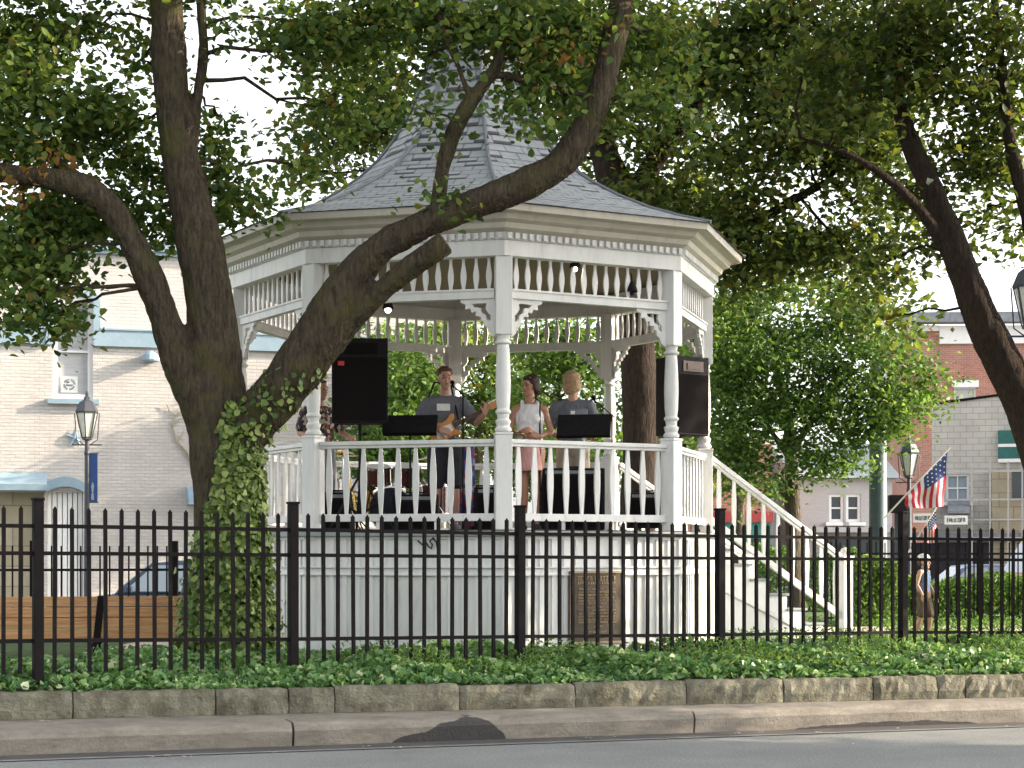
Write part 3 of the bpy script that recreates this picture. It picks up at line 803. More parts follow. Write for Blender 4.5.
# roof: a concave octagonal spire, in courses, with a strip coordinate for the shingles
prof = [(3.47, 5.43), (3.05, 5.545), (2.6, 5.70), (2.15, 5.90), (1.75, 6.12), (1.45, 6.33), (1.22, 6.55), (1.03, 6.80), (.88, 7.05), (.76, 7.30), (.66, 7.58), (.58, 7.85), (.50, 8.2), (.43, 8.6), (.35, 9.1), (.27, 9.6), (.18, 10.2), (.09, 10.75)]
# finer courses
fine = []
for (r0, z0), (r1, z1) in zip(prof[:-1], prof[1:]):
    n = max(1, int(math.hypot(r1 - r0, z1 - z0) / .14 + .5))
    for i in range(n): fine.append((r0 + (r1 - r0) * i / n, z0 + (z1 - z0) * i / n))
fine.append(prof[-1])
vs = []; fs = []; uv = []
dist = 0
for i in range(len(fine) - 1):
    r0, z0 = fine[i]; r1, z1 = fine[i + 1]
    for k in range(8):
        q = len(vs)
        lift = Vector((0, 0, .010))
        for kk, r, z, dd in ((k, r0 + .008, z0 - .002, 0), (k + 1, r0 + .008, z0 - .002, 0), (k + 1, r1 - .012, z1 + .008, 1), (k, r1 - .012, z1 + .008, 1)):
            vs.append(gv(kk, r, z) - G)
            side = (r) * math.sin(math.pi / 8) * (1 if kk == k + 1 else -1)
            uv.append((side + k * 7.31, (i + dd * .999) * .14 + .0003, 0))
        fs.append((q, q + 1, q + 2, q + 3))
me = bpy.data.meshes.new('roof'); me.from_pydata([tuple(v) for v in vs], [], fs)
at_ = me.attributes.new('uvr', 'FLOAT_VECTOR', 'POINT'); at_.data.foreach_set('vector', [c for u in uv for c in u])
me.materials.append(M['shingle']); me.update()
roof = link(bpy.data.objects.new('roof', me)); roof.parent = gz
m = MB()
for k in range(8):
    pts = [gv(k, r + .012, z + .006) for r, z in prof]
    m.tube(pts, [.022] * len(pts), 6)
m.build('ridge_cap', M['shingle'], roof)
m = MB(); m.lathe(Vector((GX, GY, 0)), [(.10, 10.72), (.12, 10.8), (.05, 10.86), (.09, 10.95), (.05, 11.04), (.015, 11.3)], 12); m.build('finial', M['white'], roof, smooth=True)
# light fixtures under the frieze
for px, py, Y, lit in ((575, 268, 21.55, 1), (632, 292, 21.9, 0), (388, 309, 22.0, 1)):
    p = at(px, py, Y); m = MB()
    m.lathe(p, [(.02, .12), (.03, .10), (.055, .05), (.068, .0), (.064, .0), (.05, .04), (.02, .08)][::-1], 12)
    m.tube([p + Vector((0, 0, .1)), p + Vector((0, .05, .2)), p + Vector((0, .3, .26))], [.008] * 3, 6)
    lf = m.build('light_fixture', M['black'], gz, smooth=True)
    m = MB(); m.sphere(p + Vector((0, 0, -.012)), .034 if px == 388 else .028, 10, 8)
    m.build('bulb', M['bulb'] if lit else M['black'], lf, smooth=True)
# plaque on the base
al, nr = facet(0); c0 = G + nr * (RB * cosf)
def on_facet0(px, z, out=.03):
    k = (px - 512) / F; o = G + nr * (RB * cosf + out)
    t = (o.y * k - o.x) / (al.x - k * al.y); p = o + al * t; p.z = z; return p
pa, pb = on_facet0(569, 0), on_facet0(623, 0); W = (pb - pa).length; cx_ = (pa + pb) / 2
zt_, zb_ = 1.42, .60
MX = Matrix((al, nr, Vector((0, 0, 1)))).transposed()
m = MB(); m.box(cx_ + Vector((0, 0, (zt_ + zb_) / 2)) + nr * .005, (W, .03, zt_ - zb_), MX); pq = m.build('plaque', M['bronze'], gz, bevel=.004)
m = MB()
for u, z, ww, hh in ((0, zt_ - .012, W, .024), (0, zb_ + .012, W, .024), (-W / 2 + .012, (zt_ + zb_) / 2, .024, zt_ - zb_ - .048), (W / 2 - .012, (zt_ + zb_) / 2, .024, zt_ - zb_ - .048)):
    m.box(cx_ + al * u + nr * .026 + Vector((0, 0, z)), (ww, .012, hh), MX)
m.build('plaque_border', M['bronze_hi'], pq)
m = MB()
def glyph_row(z, h, x0, x1, gap=.35):
    x = x0
    while x < x1 - h * .4:
        word = random.randint(3, 7)
        for _ in range(word):
            if x > x1 - h * .3: break
            gw = h * random.choice((.5, .55, .6)); st = h * .16
            kind = random.randint(0, 4)
            def st_(u, zz, a_, b_): m.box(cx_ + al * (x + u) + nr * .024 + Vector((0, 0, z + zz)), (a_, .006, b_), MX)
            st_(0, 0, st, h)
            if kind in (0, 1): st_(gw * .8, 0, st, h)
            if kind in (0, 2, 3): st_(gw * .42, h * .5 - st / 2, gw * .55, st)
            if kind in (1, 2, 4): st_(gw * .42, 0, gw * .55, st)
            if kind in (3, 4): st_(gw * .42, -h * .5 + st / 2, gw * .55, st)
            x += gw + h * .25
        x += h * .55
glyph_row(1.335, .048, -.25, .27)
glyph_row(1.285, .03, -.25, .26)
for i, (z, a_, b_) in enumerate([(1.215, -.24, .24), (1.18, -.25, .25), (1.148, -.25, .2), (1.116, -.25, .25), (1.084, -.25, .24), (1.052, -.25, .12), (1.01, -.13, .07), (.975, -.25, .25), (.94, -.24, .24), (.905, -.25, .25), (.872, -.25, .23), (.84, -.25, .25), (.79, -.05, .08), (.73, -.13, .13), (.70, -.25, .18)]):
    glyph_row(z, .019, a_, b_)
m.build('plaque_lettering', M['bronze_hi'], pq)
# staircase down from facet 2
al2, nr2 = facet(2)
st = MB(); up = Vector((0, 0, 1)); o2 = G + nr2 * (RB * cosf + .04); o2.z = 0
hw2 = RP * math.sin(math.pi / 8) - .08
NS = 7; rise = (FL - GZ) / NS; run = .30
MX2 = Matrix((al2, nr2, up)).transposed()
SL = run * (NS - 1)
st_o = None
m = MB()
poly = [(0, GZ - .05), (SL + .02, GZ - .05)]
for i in range(NS - 1, 0, -1):
    x1 = run * i; z1 = FL - rise * i - .03
    poly += [(x1 + .02, z1), (x1 - run + .02, z1)]
poly2 = [(0, GZ - .05)] + [(SL + .02, GZ - .05)]
pts = []
for i in range(NS - 1, 0, -1):
    zt1 = FL - rise * i - .03
    pts += [(run * i, zt1), (run * (i - 1), zt1)]
poly2 += pts
# de-duplicate corner points
pl = []
for p in poly2:
    if not pl or (abs(p[0] - pl[-1][0]) > 1e-4 or abs(p[1] - pl[-1][1]) > 1e-4): pl.append(p)
if pl[-1][0] > 1e-4: pl.append((0, pl[-1][1]))
for sg in (-1, 1):
    m.prism(pl, o2 + al2 * (hw2 * sg), nr2, up, al2, .05)
for i in range(1, NS + 0):      # risers
    z0, z1 = FL - rise * i - .03, FL - rise * (i - 1) - .03
    m.box(o2 + nr2 * (run * (i - 1) + .006) + up * ((z0 + z1) / 2), (2 * hw2 - .052, .02, z1 - z0 - .002), MX2)
m.box(o2 + nr2 * (SL + .006) + up * ((GZ + FL - rise * (NS - 1) - .03) / 2), (2 * hw2 - .052, .02, rise - .034), MX2)
# diagonal trim board on the near cheek
pa_, pb_ = o2 + al2 * (-hw2 - .035) + nr2 * .05 + up * 1.22, o2 + al2 * (-hw2 - .035) + nr2 * 1.6 + up * .56
m.bar(pa_, pb_, .02, .07)
stc = m.build('staircase', M['white'], gz)
for i in range(1, NS):
    m = MB(); m.box(o2 + nr2 * (run * (i - .5) + .015) + up * (FL - rise * i - .013), (2 * hw2 + .10, run + .03, .032), MX2); m.build('tread', M['deck_edge'], stc, bevel=.005)
for sg in (-1, 1):
    m = MB(); ba = o2 + al2 * ((hw2 - .0) * sg)
    ta, tb2 = ba + nr2 * (-.02) + up * 2.86, ba + nr2 * 2.13 + up * 1.58
    m.bar(ta, tb2, .075, .05); m.bar(ta - up * .045, tb2 - up * .045, .045, .045)
    m.bar(ta - up * .80, tb2 - up * .80, .05, .085)
    n = 9; d = tb2 - ta
    for i in range(n):
        p = ta + d * ((i + .6) / n) - up * .76
        m.prism(slat_poly(.70, .034, .062, 10, 1), p, nr2, up, al2, .026)
    m.build('stair_rail', M['white'], stc)
    m = MB(); p = ba + nr2 * 2.2
    m.box(p + up * ((GZ - .05 + 1.56) / 2), (.15, .15, 1.56 - GZ + .05), MX2); m.box(p + up * 1.575, (.18, .18, .03), MX2)
    m.lathe(Vector((p.x, p.y, 0)), [(.04, 1.59), (.045, 1.61), (.065, 1.64), (.055, 1.68), (.02, 1.70)], 12)
    m.build('newel_post', M['white'], stc)
# ------------------------------------------------------------------ trees
def P(l, Ydef=None):
    """[(px, py, Y, width_px)...] -> points, radii"""
    pts = [at(a, b, Y) for a, b, Y, w in l]; rad = [w / 2 * Y / F for a, b, Y, w in l]
    return pts, rad
def smooth_path(pts, rad, k=4):
    out, ro = [], []
    n = len(pts)
    for i in range(n - 1):
        p0 = pts[max(i - 1, 0)]; p1 = pts[i]; p2 = pts[i + 1]; p3 = pts[min(i + 2, n - 1)]
        for j in range(k):
            t = j / k
            out.append(.5 * ((2 * p1) + (p2 - p0) * t + (2 * p0 - 5 * p1 + 4 * p2 - p3) * t * t + (-p0 + 3 * p1 - 3 * p2 + p3) * t ** 3))
            ro.append(rad[i] + (rad[i + 1] - rad[i]) * t)
    out.append(pts[-1]); ro.append(rad[-1]); return out, ro
def limb(mb, l, n=14, rough=.05):
    p, r = P(l); p, r = smooth_path(p, r)
    r = [x * (1 + random.uniform(-rough, rough)) for x in r]
    mb.tube(p, r, n); return p
def make_tree(name, label, cat, limbs, clumps, bark, leafm, size, per=38, sig=(.24, .24, .12), voxel=.03, group=None, branches=True, nper=3, shell=.5, base=None, extra_trunk=None, aspect=.62, branch_r=.035, full=False, lumps=.02):
    b = Vector(base) if base else P([limbs[0][0]])[0][0].xy.to_3d() + Vector((0, 0, GZ))
    t = thing(name, label, cat, b, group=group)
    mb = MB(); paths = []
    for l in limbs: paths.append(limb(mb, l))
    if extra_trunk: extra_trunk(mb)
    tr = remesh(mb, 'trunk', bark, t, voxel, 3, lumps=lumps)
    C, tw = clump_points(clumps, per, sig, shell)
    leaf_mesh('crown', C, size, leafm, t, aspect=aspect if not full else .74, full=full)
    allp = [p for path in paths for p in path[len(path) // 3:]]
    mb = MB()
    for (c, r, k), T in zip(clumps, tw):
        c = Vector(c); s = min(allp, key=lambda q: (q - c).length + .3 * max(0, q.z - c.z))
        L = (s - c).length
        if L > 5.5: continue
        pts = wander(s, c, 5, .07); r0 = min(branch_r, .012 + .010 * L)
        mb.tube(pts, [r0 * (1 - .6 * i / 5) for i in range(6)], 6)
        for j in range(min(nper, len(T))):
            q = Vector(T[random.randrange(len(T))]); a = pts[random.randint(3, 5)]
            mb.tube(wander(a, q, 3, .1), [.012, .009, .006, .004], 4)
    mb.build('branches', bark, t, smooth=True)['kind'] = 'stuff'
    return t
def ck(px, py, Y, rx, ry, k, rd=None):
    """clump: centre from the picture, radii given in px of its distance"""
    s = Y / F; c = at(px, py, Y); return (tuple(c), (rx * s, (rd or (rx + ry) / 2) * s, ry * s), k)

# the big forked maple in front
ML = [
 [(232, 668, 19.7, 104), (230, 645, 19.7, 82), (228, 600, 19.7, 70), (226, 520, 19.6, 64), (223, 450, 19.6, 66), (216, 400, 19.6, 62), (213, 340, 19.6, 55), (205, 270, 19.6, 48), (189, 200, 19.6, 43), (176, 130, 19.6, 38), (169, 60, 19.6, 36), (166, 0, 19.6, 34), (160, -110, 19.6, 30), (150, -260, 19.7, 22), (146, -420, 19.7, 10)],
 [(215, 445, 19.6, 48), (200, 405, 19.5, 42), (181, 368, 19.45, 36), (166, 322, 19.4, 33), (148, 275, 19.35, 31), (130, 238, 19.3, 28), (108, 205, 19.2, 27), (82, 187, 19.1, 25), (45, 178, 19.0, 22), (0, 172, 18.9, 20), (-60, 150, 18.8, 17), (-140, 90, 18.7, 11)],
 [(225, 465, 19.55, 50), (250, 425, 19.5, 50), (280, 392, 19.45, 50), (310, 352, 19.4, 52), (333, 312, 19.35, 50), (356, 274, 19.3, 37), (384, 246, 19.25, 30), (412, 230, 19.2, 28), (442, 216, 19.2, 29), (485, 200, 19.2, 32), (530, 182, 19.2, 32), (562, 162, 19.2, 31), (584, 132, 19.2, 29), (600, 92, 19.2, 27), (612, 50, 19.25, 25), (620, 10, 19.3, 23), (632, -60, 19.4, 19), (650, -160, 19.5, 12)],
 [(330, 345, 19.4, 30), (350, 321, 19.35, 26), (378, 294, 19.25, 23), (410, 268, 19.15, 23), (434, 251, 19.05, 23), (445, 243, 19.05, 25)],
 [(438, 225, 19.2, 22), (439, 200, 19.15, 17), (443, 170, 19.1, 17), (452, 138, 19.05, 17), (466, 108, 19.0, 18), (484, 84, 19.0, 15), (497, 62, 19.0, 13), (506, 25, 19.0, 11), (512, -40, 19.1, 7)],
 [(470, 100, 19.0, 10), (458, 66, 18.95, 8), (446, 38, 18.9, 7), (438, 10, 18.9, 6), (428, -40, 18.9, 4)],
 [(495, 75, 19.0, 9), (525, 80, 19.1, 8), (560, 90, 19.15, 7), (600, 98, 19.2, 7)],
 [(190, 150, 19.6, 16), (196, 105, 19.7, 12), (203, 55, 19.8, 10), (201, 0, 19.8, 10), (206, -60, 19.9, 7)],
 [(100, 200, 19.2, 16), (60, 165, 19.5, 14), (20, 140, 19.8, 12), (-40, 120, 20, 8)],
]
mc = [
 ck(20, 30, 19.5, 55, 38, 16), ck(85, 25, 19.9, 40, 22, 6), ck(30, 85, 19.2, 52, 34, 18), ck(95, 100, 19.6, 34, 26, 9), ck(10, 135, 19.2, 38, 30, 12), ck(70, 140, 19.9, 45, 20, 9),
 ck(128, 125, 20.2, 20, 28, 5), ck(60, 215, 19.9, 58, 24, 20), ck(20, 245, 19.5, 44, 34, 18), ck(120, 215, 20.2, 28, 22, 8), ck(50, 258, 19.4, 28, 16, 7), ck(46, 318, 19.3, 24, 16, 5), ck(15, 300, 19.2, 18, 14, 2), ck(42, 292, 19.3, 14, 22, 4), ck(185, 226, 20.4, 30, 14, 5),
 ck(145, 170, 20.3, 30, 30, 7), ck(225, 192, 20.3, 38, 20, 9), ck(212, 150, 20.2, 18, 22, 4), ck(222, 120, 20.2, 14, 14, 2), ck(232, 30, 19.6, 22, 14, 2), ck(140, 60, 20.4, 26, 30, 4),
 ck(325, 40, 19.5, 36, 34, 12), ck(375, 15, 19.3, 45, 24, 14), ck(330, 105, 20.6, 26, 28, 7), ck(372, 50, 20.2, 16, 26, 4), ck(305, 165, 20.8, 22, 14, 3), ck(292, 20, 19.8, 18, 22, 4),
 ck(445, 12, 19.0, 36, 14, 7), ck(420, 60, 19.4, 12, 22, 2), ck(505, 20, 19.0, 40, 22, 11), ck(560, 25, 19.2, 44, 26, 14), ck(548, 70, 19.2, 36, 20, 9), ck(560, 118, 19.9, 18, 14, 3), ck(530, 108, 19.0, 20, 12, 3),
 ck(655, 50, 20.2, 34, 30, 11), ck(655, 110, 19.6, 30, 16, 5), ck(580, 55, 20.3, 24, 26, 7), ck(445, 195, 19.0, 14, 8, 1), ck(425, 110, 18.9, 10, 22, 2),
]
# the rest of the crown, above the picture
for a in range(36):
    px = random.uniform(-260, 760); py = random.uniform(-420, -30)
    mc.append(ck(px, py, random.uniform(18.2, 21.8), 80, 48, 16, 90))
maple = make_tree('maple_tree', 'large forked maple with thick limbs and ivy wrapped trunk before the bandstand', 'tree', ML, mc, M['bark'], M['leaf'], .088, 80, (.22, .22, .12), voxel=.019, nper=4, full=True)
# sawn end of the broken limb, its shade put into a darker brown
m = MB(); e0 = at(445, 243, 19.05); d = (at(445, 243, 19.05) - at(434, 251, 19.05)).normalized()
m.tube([e0, e0 + d * .012], [.108, .10], 14); m.build('cut_branch_end', plain('shaded_cut_wood', (0.13, 0.09, 0.055), .9), maple)

Ca, _ = clump_points([ck(28, 168, 18.8, 34, 12, 5), ck(8, 190, 18.8, 14, 10, 3), ck(560, 50, 18.9, 30, 18, 3)], 13, (.16, .16, .10))
leaf_mesh('sunlit_orange_leaves', Ca, .085, M['leaf_sunlit_orange'], maple, aspect=.74, full=True)  # clumps that look sunlit through their leaf colour
# ivy climbing the maple trunk
Cs = []; Ns = []
path, rr = smooth_path(*P(ML[0]))
path2, rr2 = smooth_path(*P(ML[2][:5]))
for pth, rd, z1, cnt, side in ((path, rr, at(0, 405, 19.6).z, 11000, 1), (path2, rr2, at(0, 372, 19.5).z, 900, 0)):
    zs = [p.z for p in pth]
    for _ in range(cnt):
        z = random.uniform(GZ - .02, z1) if side else random.uniform(at(0, 455, 19.5).z, z1)
        i = min(range(len(pth)), key=lambda q: abs(zs[q] - z)); p = pth[i]; r0 = rd[i]
        a = random.uniform(0, 2 * math.pi)
        h = (z - GZ) / (z1 - GZ)
        edge = .20 + .12 * math.sin(z * 6) + .1 * math.sin(z * 15 + a)
        cx = math.cos(a)
        if side and cx < -1.15 + 1.9 * max(0, h - .22) + edge * .3 and h > .12: continue
        if not side and (random.random() < h * .7 or h > 1): continue
        r1 = r0 + .02 + abs(random.gauss(0, .045)) * (1.5 if h < .5 else .8)
        Cs.append((p.x + math.cos(a) * r1, p.y + math.sin(a) * r1, z)); Ns.append((math.cos(a), math.sin(a), .35))
vine = thing('climbing_ivy', 'thick green ivy climbing the right side of the forked maple trunk', 'ivy', (path[0].x, path[0].y, GZ))
Ns = np.array(Ns); Ns /= np.linalg.norm(Ns, axis=1)[:, None]
leaf_mesh('leaves', np.array(Cs), .064, M['ivy_trunk'], vine, up=.62, nrm=Ns, aspect=.95, full=True)
m = MB()
for q in range(14):
    a0 = random.uniform(-1.8, 1.6); pts = []
    for i in range(3, 24, 2):
        if path[i].z > at(0, 420, 19.6).z: break
        a0 += random.uniform(-.25, .25); pts.append(path[i] + Vector((math.cos(a0), math.sin(a0), 0)) * (rr[i] + .012))
    if len(pts) > 2: m.tube(pts, [.009] * len(pts), 5)
m.build('stems', M['bark_dark'], vine, smooth=True)

# ivy bed between the stones and the bandstand
n = 52000
s = rng.uniform(-4, 14, n); q = rng.uniform(0, 1, n) ** 1.15 * 3.3
d = np.array([stone_d(x) for x in s]) + .10 + q
K0a, KDa, KNa = np.array(K0), np.array(KD), np.array(KN)
C = K0a + np.outer(s, KDa) + np.outer(d, KNa)
hump = .075 + .045 * np.sin(s * 2.1 + 1.3 * q) + .03 * np.sin(s * 5.3 + 2 * q) + .02 * np.sin(s * 11)
C[:, 2] = STONE_TOP + (GZ - STONE_TOP) * np.clip(q / .8, 0, 1) + hump * rng.uniform(.35, 1.25, n) * np.clip(.35 + q * 3, 0, 1)
keep = ((C[:, 0] - GX) ** 2 + (C[:, 1] - GY) ** 2 > 3.08 ** 2)
bed = leaf_mesh('ivy_bed', C[keep], .062, M['ivy'], None, up=.45, aspect=.95, full=True)
tag(bed, 'low dense bed of glossy green ivy around the iron fence', 'ivy', kind='stuff')
# taller weeds along the right part and by the fence
n = 9000
s = rng.uniform(3, 13, n); q = rng.normal(1.1, .5, n)
d = np.array([stone_d(x) for x in s]) + .2 + np.abs(q)
C = K0a + np.outer(s, KDa) + np.outer(d, KNa); C[:, 2] = GZ + rng.uniform(0, .22, n) * (.5 + .5 * np.sin(s * 3.7)) + .05
keep = ((C[:, 0] - GX) ** 2 + (C[:, 1] - GY) ** 2 > 3.12 ** 2)
tag(leaf_mesh('weeds', C[keep], .05, M['leaf_light'], None, up=.2, aspect=.4), 'taller light green weeds growing up through the ivy', 'weeds', kind='stuff')
# grass and plants behind, round the stair foot
n = 16000
C = np.stack([rng.uniform(2.5, 12, n), rng.uniform(21.8, 30, n), rng.uniform(GZ, GZ + .16, n)], 1)
keep = ((C[:, 0] - GX) ** 2 + (C[:, 1] - GY) ** 2 > 3.2 ** 2) & ~((C[:, 0] < 5.2) & (C[:, 1] > 25.0) & (C[:, 1] < 28.5) )
tag(leaf_mesh('grass', C[keep], .06, M['hedge'], None, up=.15, aspect=.35), 'green grass and ground plants beyond the fence on the right', 'grass', kind='stuff')

# the large dark tree behind the bandstand
T2 = [
 [(636, 655, 30, 50), (637, 600, 30, 42), (639, 500, 30, 37), (640, 400, 30, 36), (634, 300, 30, 36), (624, 215, 30, 40), (606, 160, 30, 30), (590, 100, 30, 24), (570, 20, 30.4, 18), (560, -100, 30.5, 12), (555, -220, 30, 6)],
 [(626, 220, 30, 34), (652, 165, 30, 22), (690, 110, 29.6, 18), (730, 50, 29.4, 15), (770, -40, 29.4, 10), (800, -160, 29, 6)],
 [(640, 330, 30, 22), (690, 270, 29.6, 17), (760, 220, 29, 13), (830, 180, 28.6, 9)],
]
c2 = [ck(*a) for a in [
 (600, 100, 30, 30, 32, 8), (585, 185, 30.5, 24, 18, 3), (650, 140, 29.6, 34, 26, 8), (690, 60, 28.8, 52, 42, 20), (760, 60, 28.6, 58, 50, 24), (730, 150, 29.2, 44, 34, 9), (790, 130, 28.4, 50, 44, 22), (700, 215, 29.8, 44, 30, 14),
 (760, 225, 28.8, 56, 44, 22), (830, 70, 28.4, 50, 52, 20), (850, 160, 28.6, 42, 40, 14), (820, 235, 28.8, 40, 34, 13), (745, 275, 29.2, 28, 26, 8), (640, 190, 29.4, 34, 24, 8), (640, 30, 29.2, 50, 38, 16), (575, 50, 29.8, 40, 36, 12),
 (880, 110, 28.4, 40, 40, 13), (870, 30, 28, 50, 34, 14), (780, 10, 28.6, 60, 30, 16), (875, 225, 28.4, 24, 36, 7), (870, 290, 28.2, 18, 28, 4), (540, 20, 29.8, 34, 40, 9), (360, 60, 31, 50, 46, 17), (340, 140, 31, 50, 36, 15), (420, 10, 31, 40, 30, 10), (395, 110, 31, 34, 40, 12), (310, 175, 31, 24, 16, 3)]]
for a in range(26):
    c2.append(ck(random.uniform(420, 960), random.uniform(-330, -30), random.uniform(27.5, 33), 70, 45, 14, 90))
for a in range(10):
    c2.append(ck(random.uniform(560, 860), random.uniform(0, 230), random.uniform(31, 34), 60, 45, 12, 80))
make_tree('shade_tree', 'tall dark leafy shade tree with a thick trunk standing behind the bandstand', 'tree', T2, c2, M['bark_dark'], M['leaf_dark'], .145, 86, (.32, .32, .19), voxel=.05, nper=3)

# leaning tree at the right edge
T3 = [
 [(1082, 660, 25, 62), (1072, 600, 25, 50), (1058, 520, 25, 44), (1036, 440, 25, 40), (1012, 380, 25, 39), (984, 325, 25, 36), (960, 262, 25, 30), (942, 215, 25, 27), (922, 168, 25, 23), (905, 128, 25, 19), (893, 80, 25, 15), (880, 20, 25, 12), (865, -80, 25, 7)],
 [(944, 246, 25, 15), (922, 212, 24.8, 12), (896, 186, 24.6, 11), (866, 164, 24.4, 9), (838, 150, 24.3, 7), (800, 138, 24.2, 5)],
 [(1060, 500, 25, 34), (1052, 380, 25, 28), (1040, 270, 25, 22), (1024, 195, 25, 18), (1010, 140, 25, 14), (1002, 70, 25, 11), (990, -40, 25, 7)],
]
c3 = [ck(*a) for a in [
 (930, 60, 25, 50, 44, 18), (985, 90, 25.4, 46, 34, 15), (1010, 30, 25, 40, 44, 13), (960, 150, 25.6, 42, 26, 11), (1010, 165, 25.6, 26, 26, 7), (880, 60, 24.6, 44, 44, 14), (905, 190, 25.6, 34, 20, 6), (840, 110, 24.4, 36, 28, 10), (800, 60, 24.4, 36, 34, 9),
 (930, 10, 24.6, 50, 30, 12), (990, 210, 26, 24, 14, 4), (1014, 235, 26, 16, 14, 2), (925, 235, 26, 14, 20, 3), (885, 260, 25.6, 16, 36, 5), (892, 315, 25.6, 14, 16, 2), (955, 245, 26, 14, 10, 1), (1020, 115, 26, 20, 30, 5)]]
for a in range(24):
    c3.append(ck(random.uniform(820, 1280), random.uniform(-330, -20), random.uniform(22.5, 28), 80, 50, 13, 90))
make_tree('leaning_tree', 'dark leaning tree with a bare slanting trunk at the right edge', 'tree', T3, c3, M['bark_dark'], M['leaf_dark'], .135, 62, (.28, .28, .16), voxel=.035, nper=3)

# fresh green trees in the sun beyond the stair
T4 = [
 [(797, 612, 37, 20), (794, 540, 37, 16), (792, 480, 37, 15), (789, 430, 37, 12), (780, 380, 37, 8), (770, 330, 37, 5)],
 [(792, 455, 37, 9), (812, 420, 36.8, 7), (838, 385, 36.5, 5), (860, 350, 36.4, 4)],
 [(791, 460, 37, 8), (764, 420, 37, 6), (745, 380, 37, 4)],
]
c4 = [ck(*a) for a in [
 (725, 340, 36.4, 22, 26, 9), (735, 455, 36.4, 18, 20, 6), (760, 490, 37, 20, 10, 3), (720, 300, 36.6, 20, 20, 7), (870, 310, 36.4, 30, 18, 6), (728, 400, 36.2, 22, 26, 9), (765, 360, 36, 26, 26, 9), (820, 355, 36, 30, 24, 9), (770, 410, 36, 26, 22, 8), (830, 410, 35.8, 26, 20, 8), (820, 460, 35.6, 24, 12, 4), (755, 465, 36, 20, 12, 3), (880, 400, 35.6, 24, 26, 9), (876, 350, 35.6, 20, 24, 7), (740, 320, 37, 26, 22, 9), (790, 330, 37, 36, 30, 14), (845, 330, 36.6, 34, 30, 13), (740, 380, 36.6, 28, 26, 11), (800, 390, 36.4, 38, 26, 12), (855, 385, 36.2, 36, 22, 11), (900, 350, 36.4, 26, 28, 8), (905, 395, 36.2, 28, 16, 6), (740, 435, 36.6, 26, 20, 8),
 (790, 445, 36, 26, 14, 5), (850, 435, 36, 36, 18, 9), (893, 418, 36, 24, 12, 5), (930, 375, 36.2, 16, 8, 2), (835, 470, 35.8, 18, 10, 3), (775, 285, 37.4, 40, 22, 9), (840, 285, 37.4, 36, 20, 8)]]
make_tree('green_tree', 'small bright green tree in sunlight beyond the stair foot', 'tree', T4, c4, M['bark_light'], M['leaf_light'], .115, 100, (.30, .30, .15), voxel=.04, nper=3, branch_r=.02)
T5 = [[(742, 640, 41, 16), (740, 560, 41, 14), (737, 480, 41, 12), (733, 420, 41, 9), (728, 360, 41, 5)], [(738, 490, 41, 9), (758, 450, 41, 7), (770, 410, 41, 4)]]
c5 = [ck(*a) for a in [(725, 330, 41, 30, 26, 9), (720, 380, 41, 30, 26, 9), (755, 350, 41.5, 30, 30, 9), (725, 430, 41, 24, 20, 6), (700, 350, 41, 30, 30, 9), (770, 400, 41.5, 30, 22, 7), (755, 300, 41.5, 30, 20, 7), (735, 478, 40.8, 18, 10, 2)]]
make_tree('slim_tree', 'slim green tree just right of the right loudspeaker, farther back than the bright one', 'tree', T5, c5, M['bark_light'], M['leaf_light'], .14, 90, (.34, .34, .18), voxel=.04, nper=2)
# park trees seen through the open sides of the bandstand
def bg_tree(px, Y, pytop, hw, label, leaf, seed):
    random.seed(seed)
    L = [[(px, HY + (EYE - .1) * F / Y, Y, 16), (px + 2, 520, Y, 13), (px - 2, 450, Y, 10), (px + 3, 400, Y, 6)]]
    cl = [ck(px + random.uniform(-hw, hw), random.uniform(pytop, 470), Y + random.uniform(-1.5, 1.5), 34, 26, 9) for _ in range(15)]
    b = P([L[0][0]])[0][0]
    return make_tree('park_tree', label, 'tree', L, cl, M['bark_light'], leaf, .15, 70, (.36, .36, .18), voxel=.05, nper=2, group='trees behind the bandstand', base=(b.x, b.y, 0.0))
bg_tree(400, 37, 345, 22, 'sunlit tree showing behind the left loudspeaker and the guitarist', M['leaf_light'], 3)
bg_tree(480, 44, 330, 50, 'tree behind the bandstand, between the guitarist and the singer', M['leaf'], 4)
bg_tree(556, 40, 330, 45, 'tree seen behind the singer and the sandy haired performer', M['leaf_light'], 5)
bg_tree(675, 46, 320, 45, 'tree seen behind the right loudspeaker', M['leaf'], 6)

# trees added outside the picture to the right: their crowns shade the front of the bandstand and the road
random.seed(21)
def off_tree(x, y, z0, h, rad, label, n=60):
    t = thing('added_shade_tree', label, 'tree', (x, y, 0.2), group='unseen trees added for shade')
    mb = MB(); mb.tube([(x, y, 0), (x, y, 1.2), (x + .1, y, z0), (x, y + .1, z0 + h * .7)], [.26, .2, .16, .06], 10)
    for q in range(5):
        a = q * 1.26; mb.tube([(x, y, z0 - .2), (x + math.cos(a) * rad * .5, y + math.sin(a) * rad * .5, z0 + h * .35), (x + math.cos(a) * rad * .8, y + math.sin(a) * rad * .8, z0 + h * .55)], [.09, .06, .03], 7)
    mb.build('trunk', M['bark_dark'], t, smooth=True)
    cl = []
    for q in range(n):
        a = random.uniform(0, 6.28); r = rad * random.uniform(.1, .85)
        cl.append(((x + r * math.cos(a), y + r * math.sin(a), z0 + random.uniform(.1, .9) * h), (.9, .9, .6), 12))
    C, _ = clump_points(cl, 30, (.3, .3, .18)); leaf_mesh('crown', C, .19, M['leaf_dark'], t)
off_tree(9.6, 16.2, 2.7, 7.0, 2.9, 'unseen tree added for shade at the kerb with a dense round crown')
off_tree(11.6, 20.9, 2.9, 8.5, 2.7, 'unseen tree added for shade inside the iron fence with a dense round crown', 34)
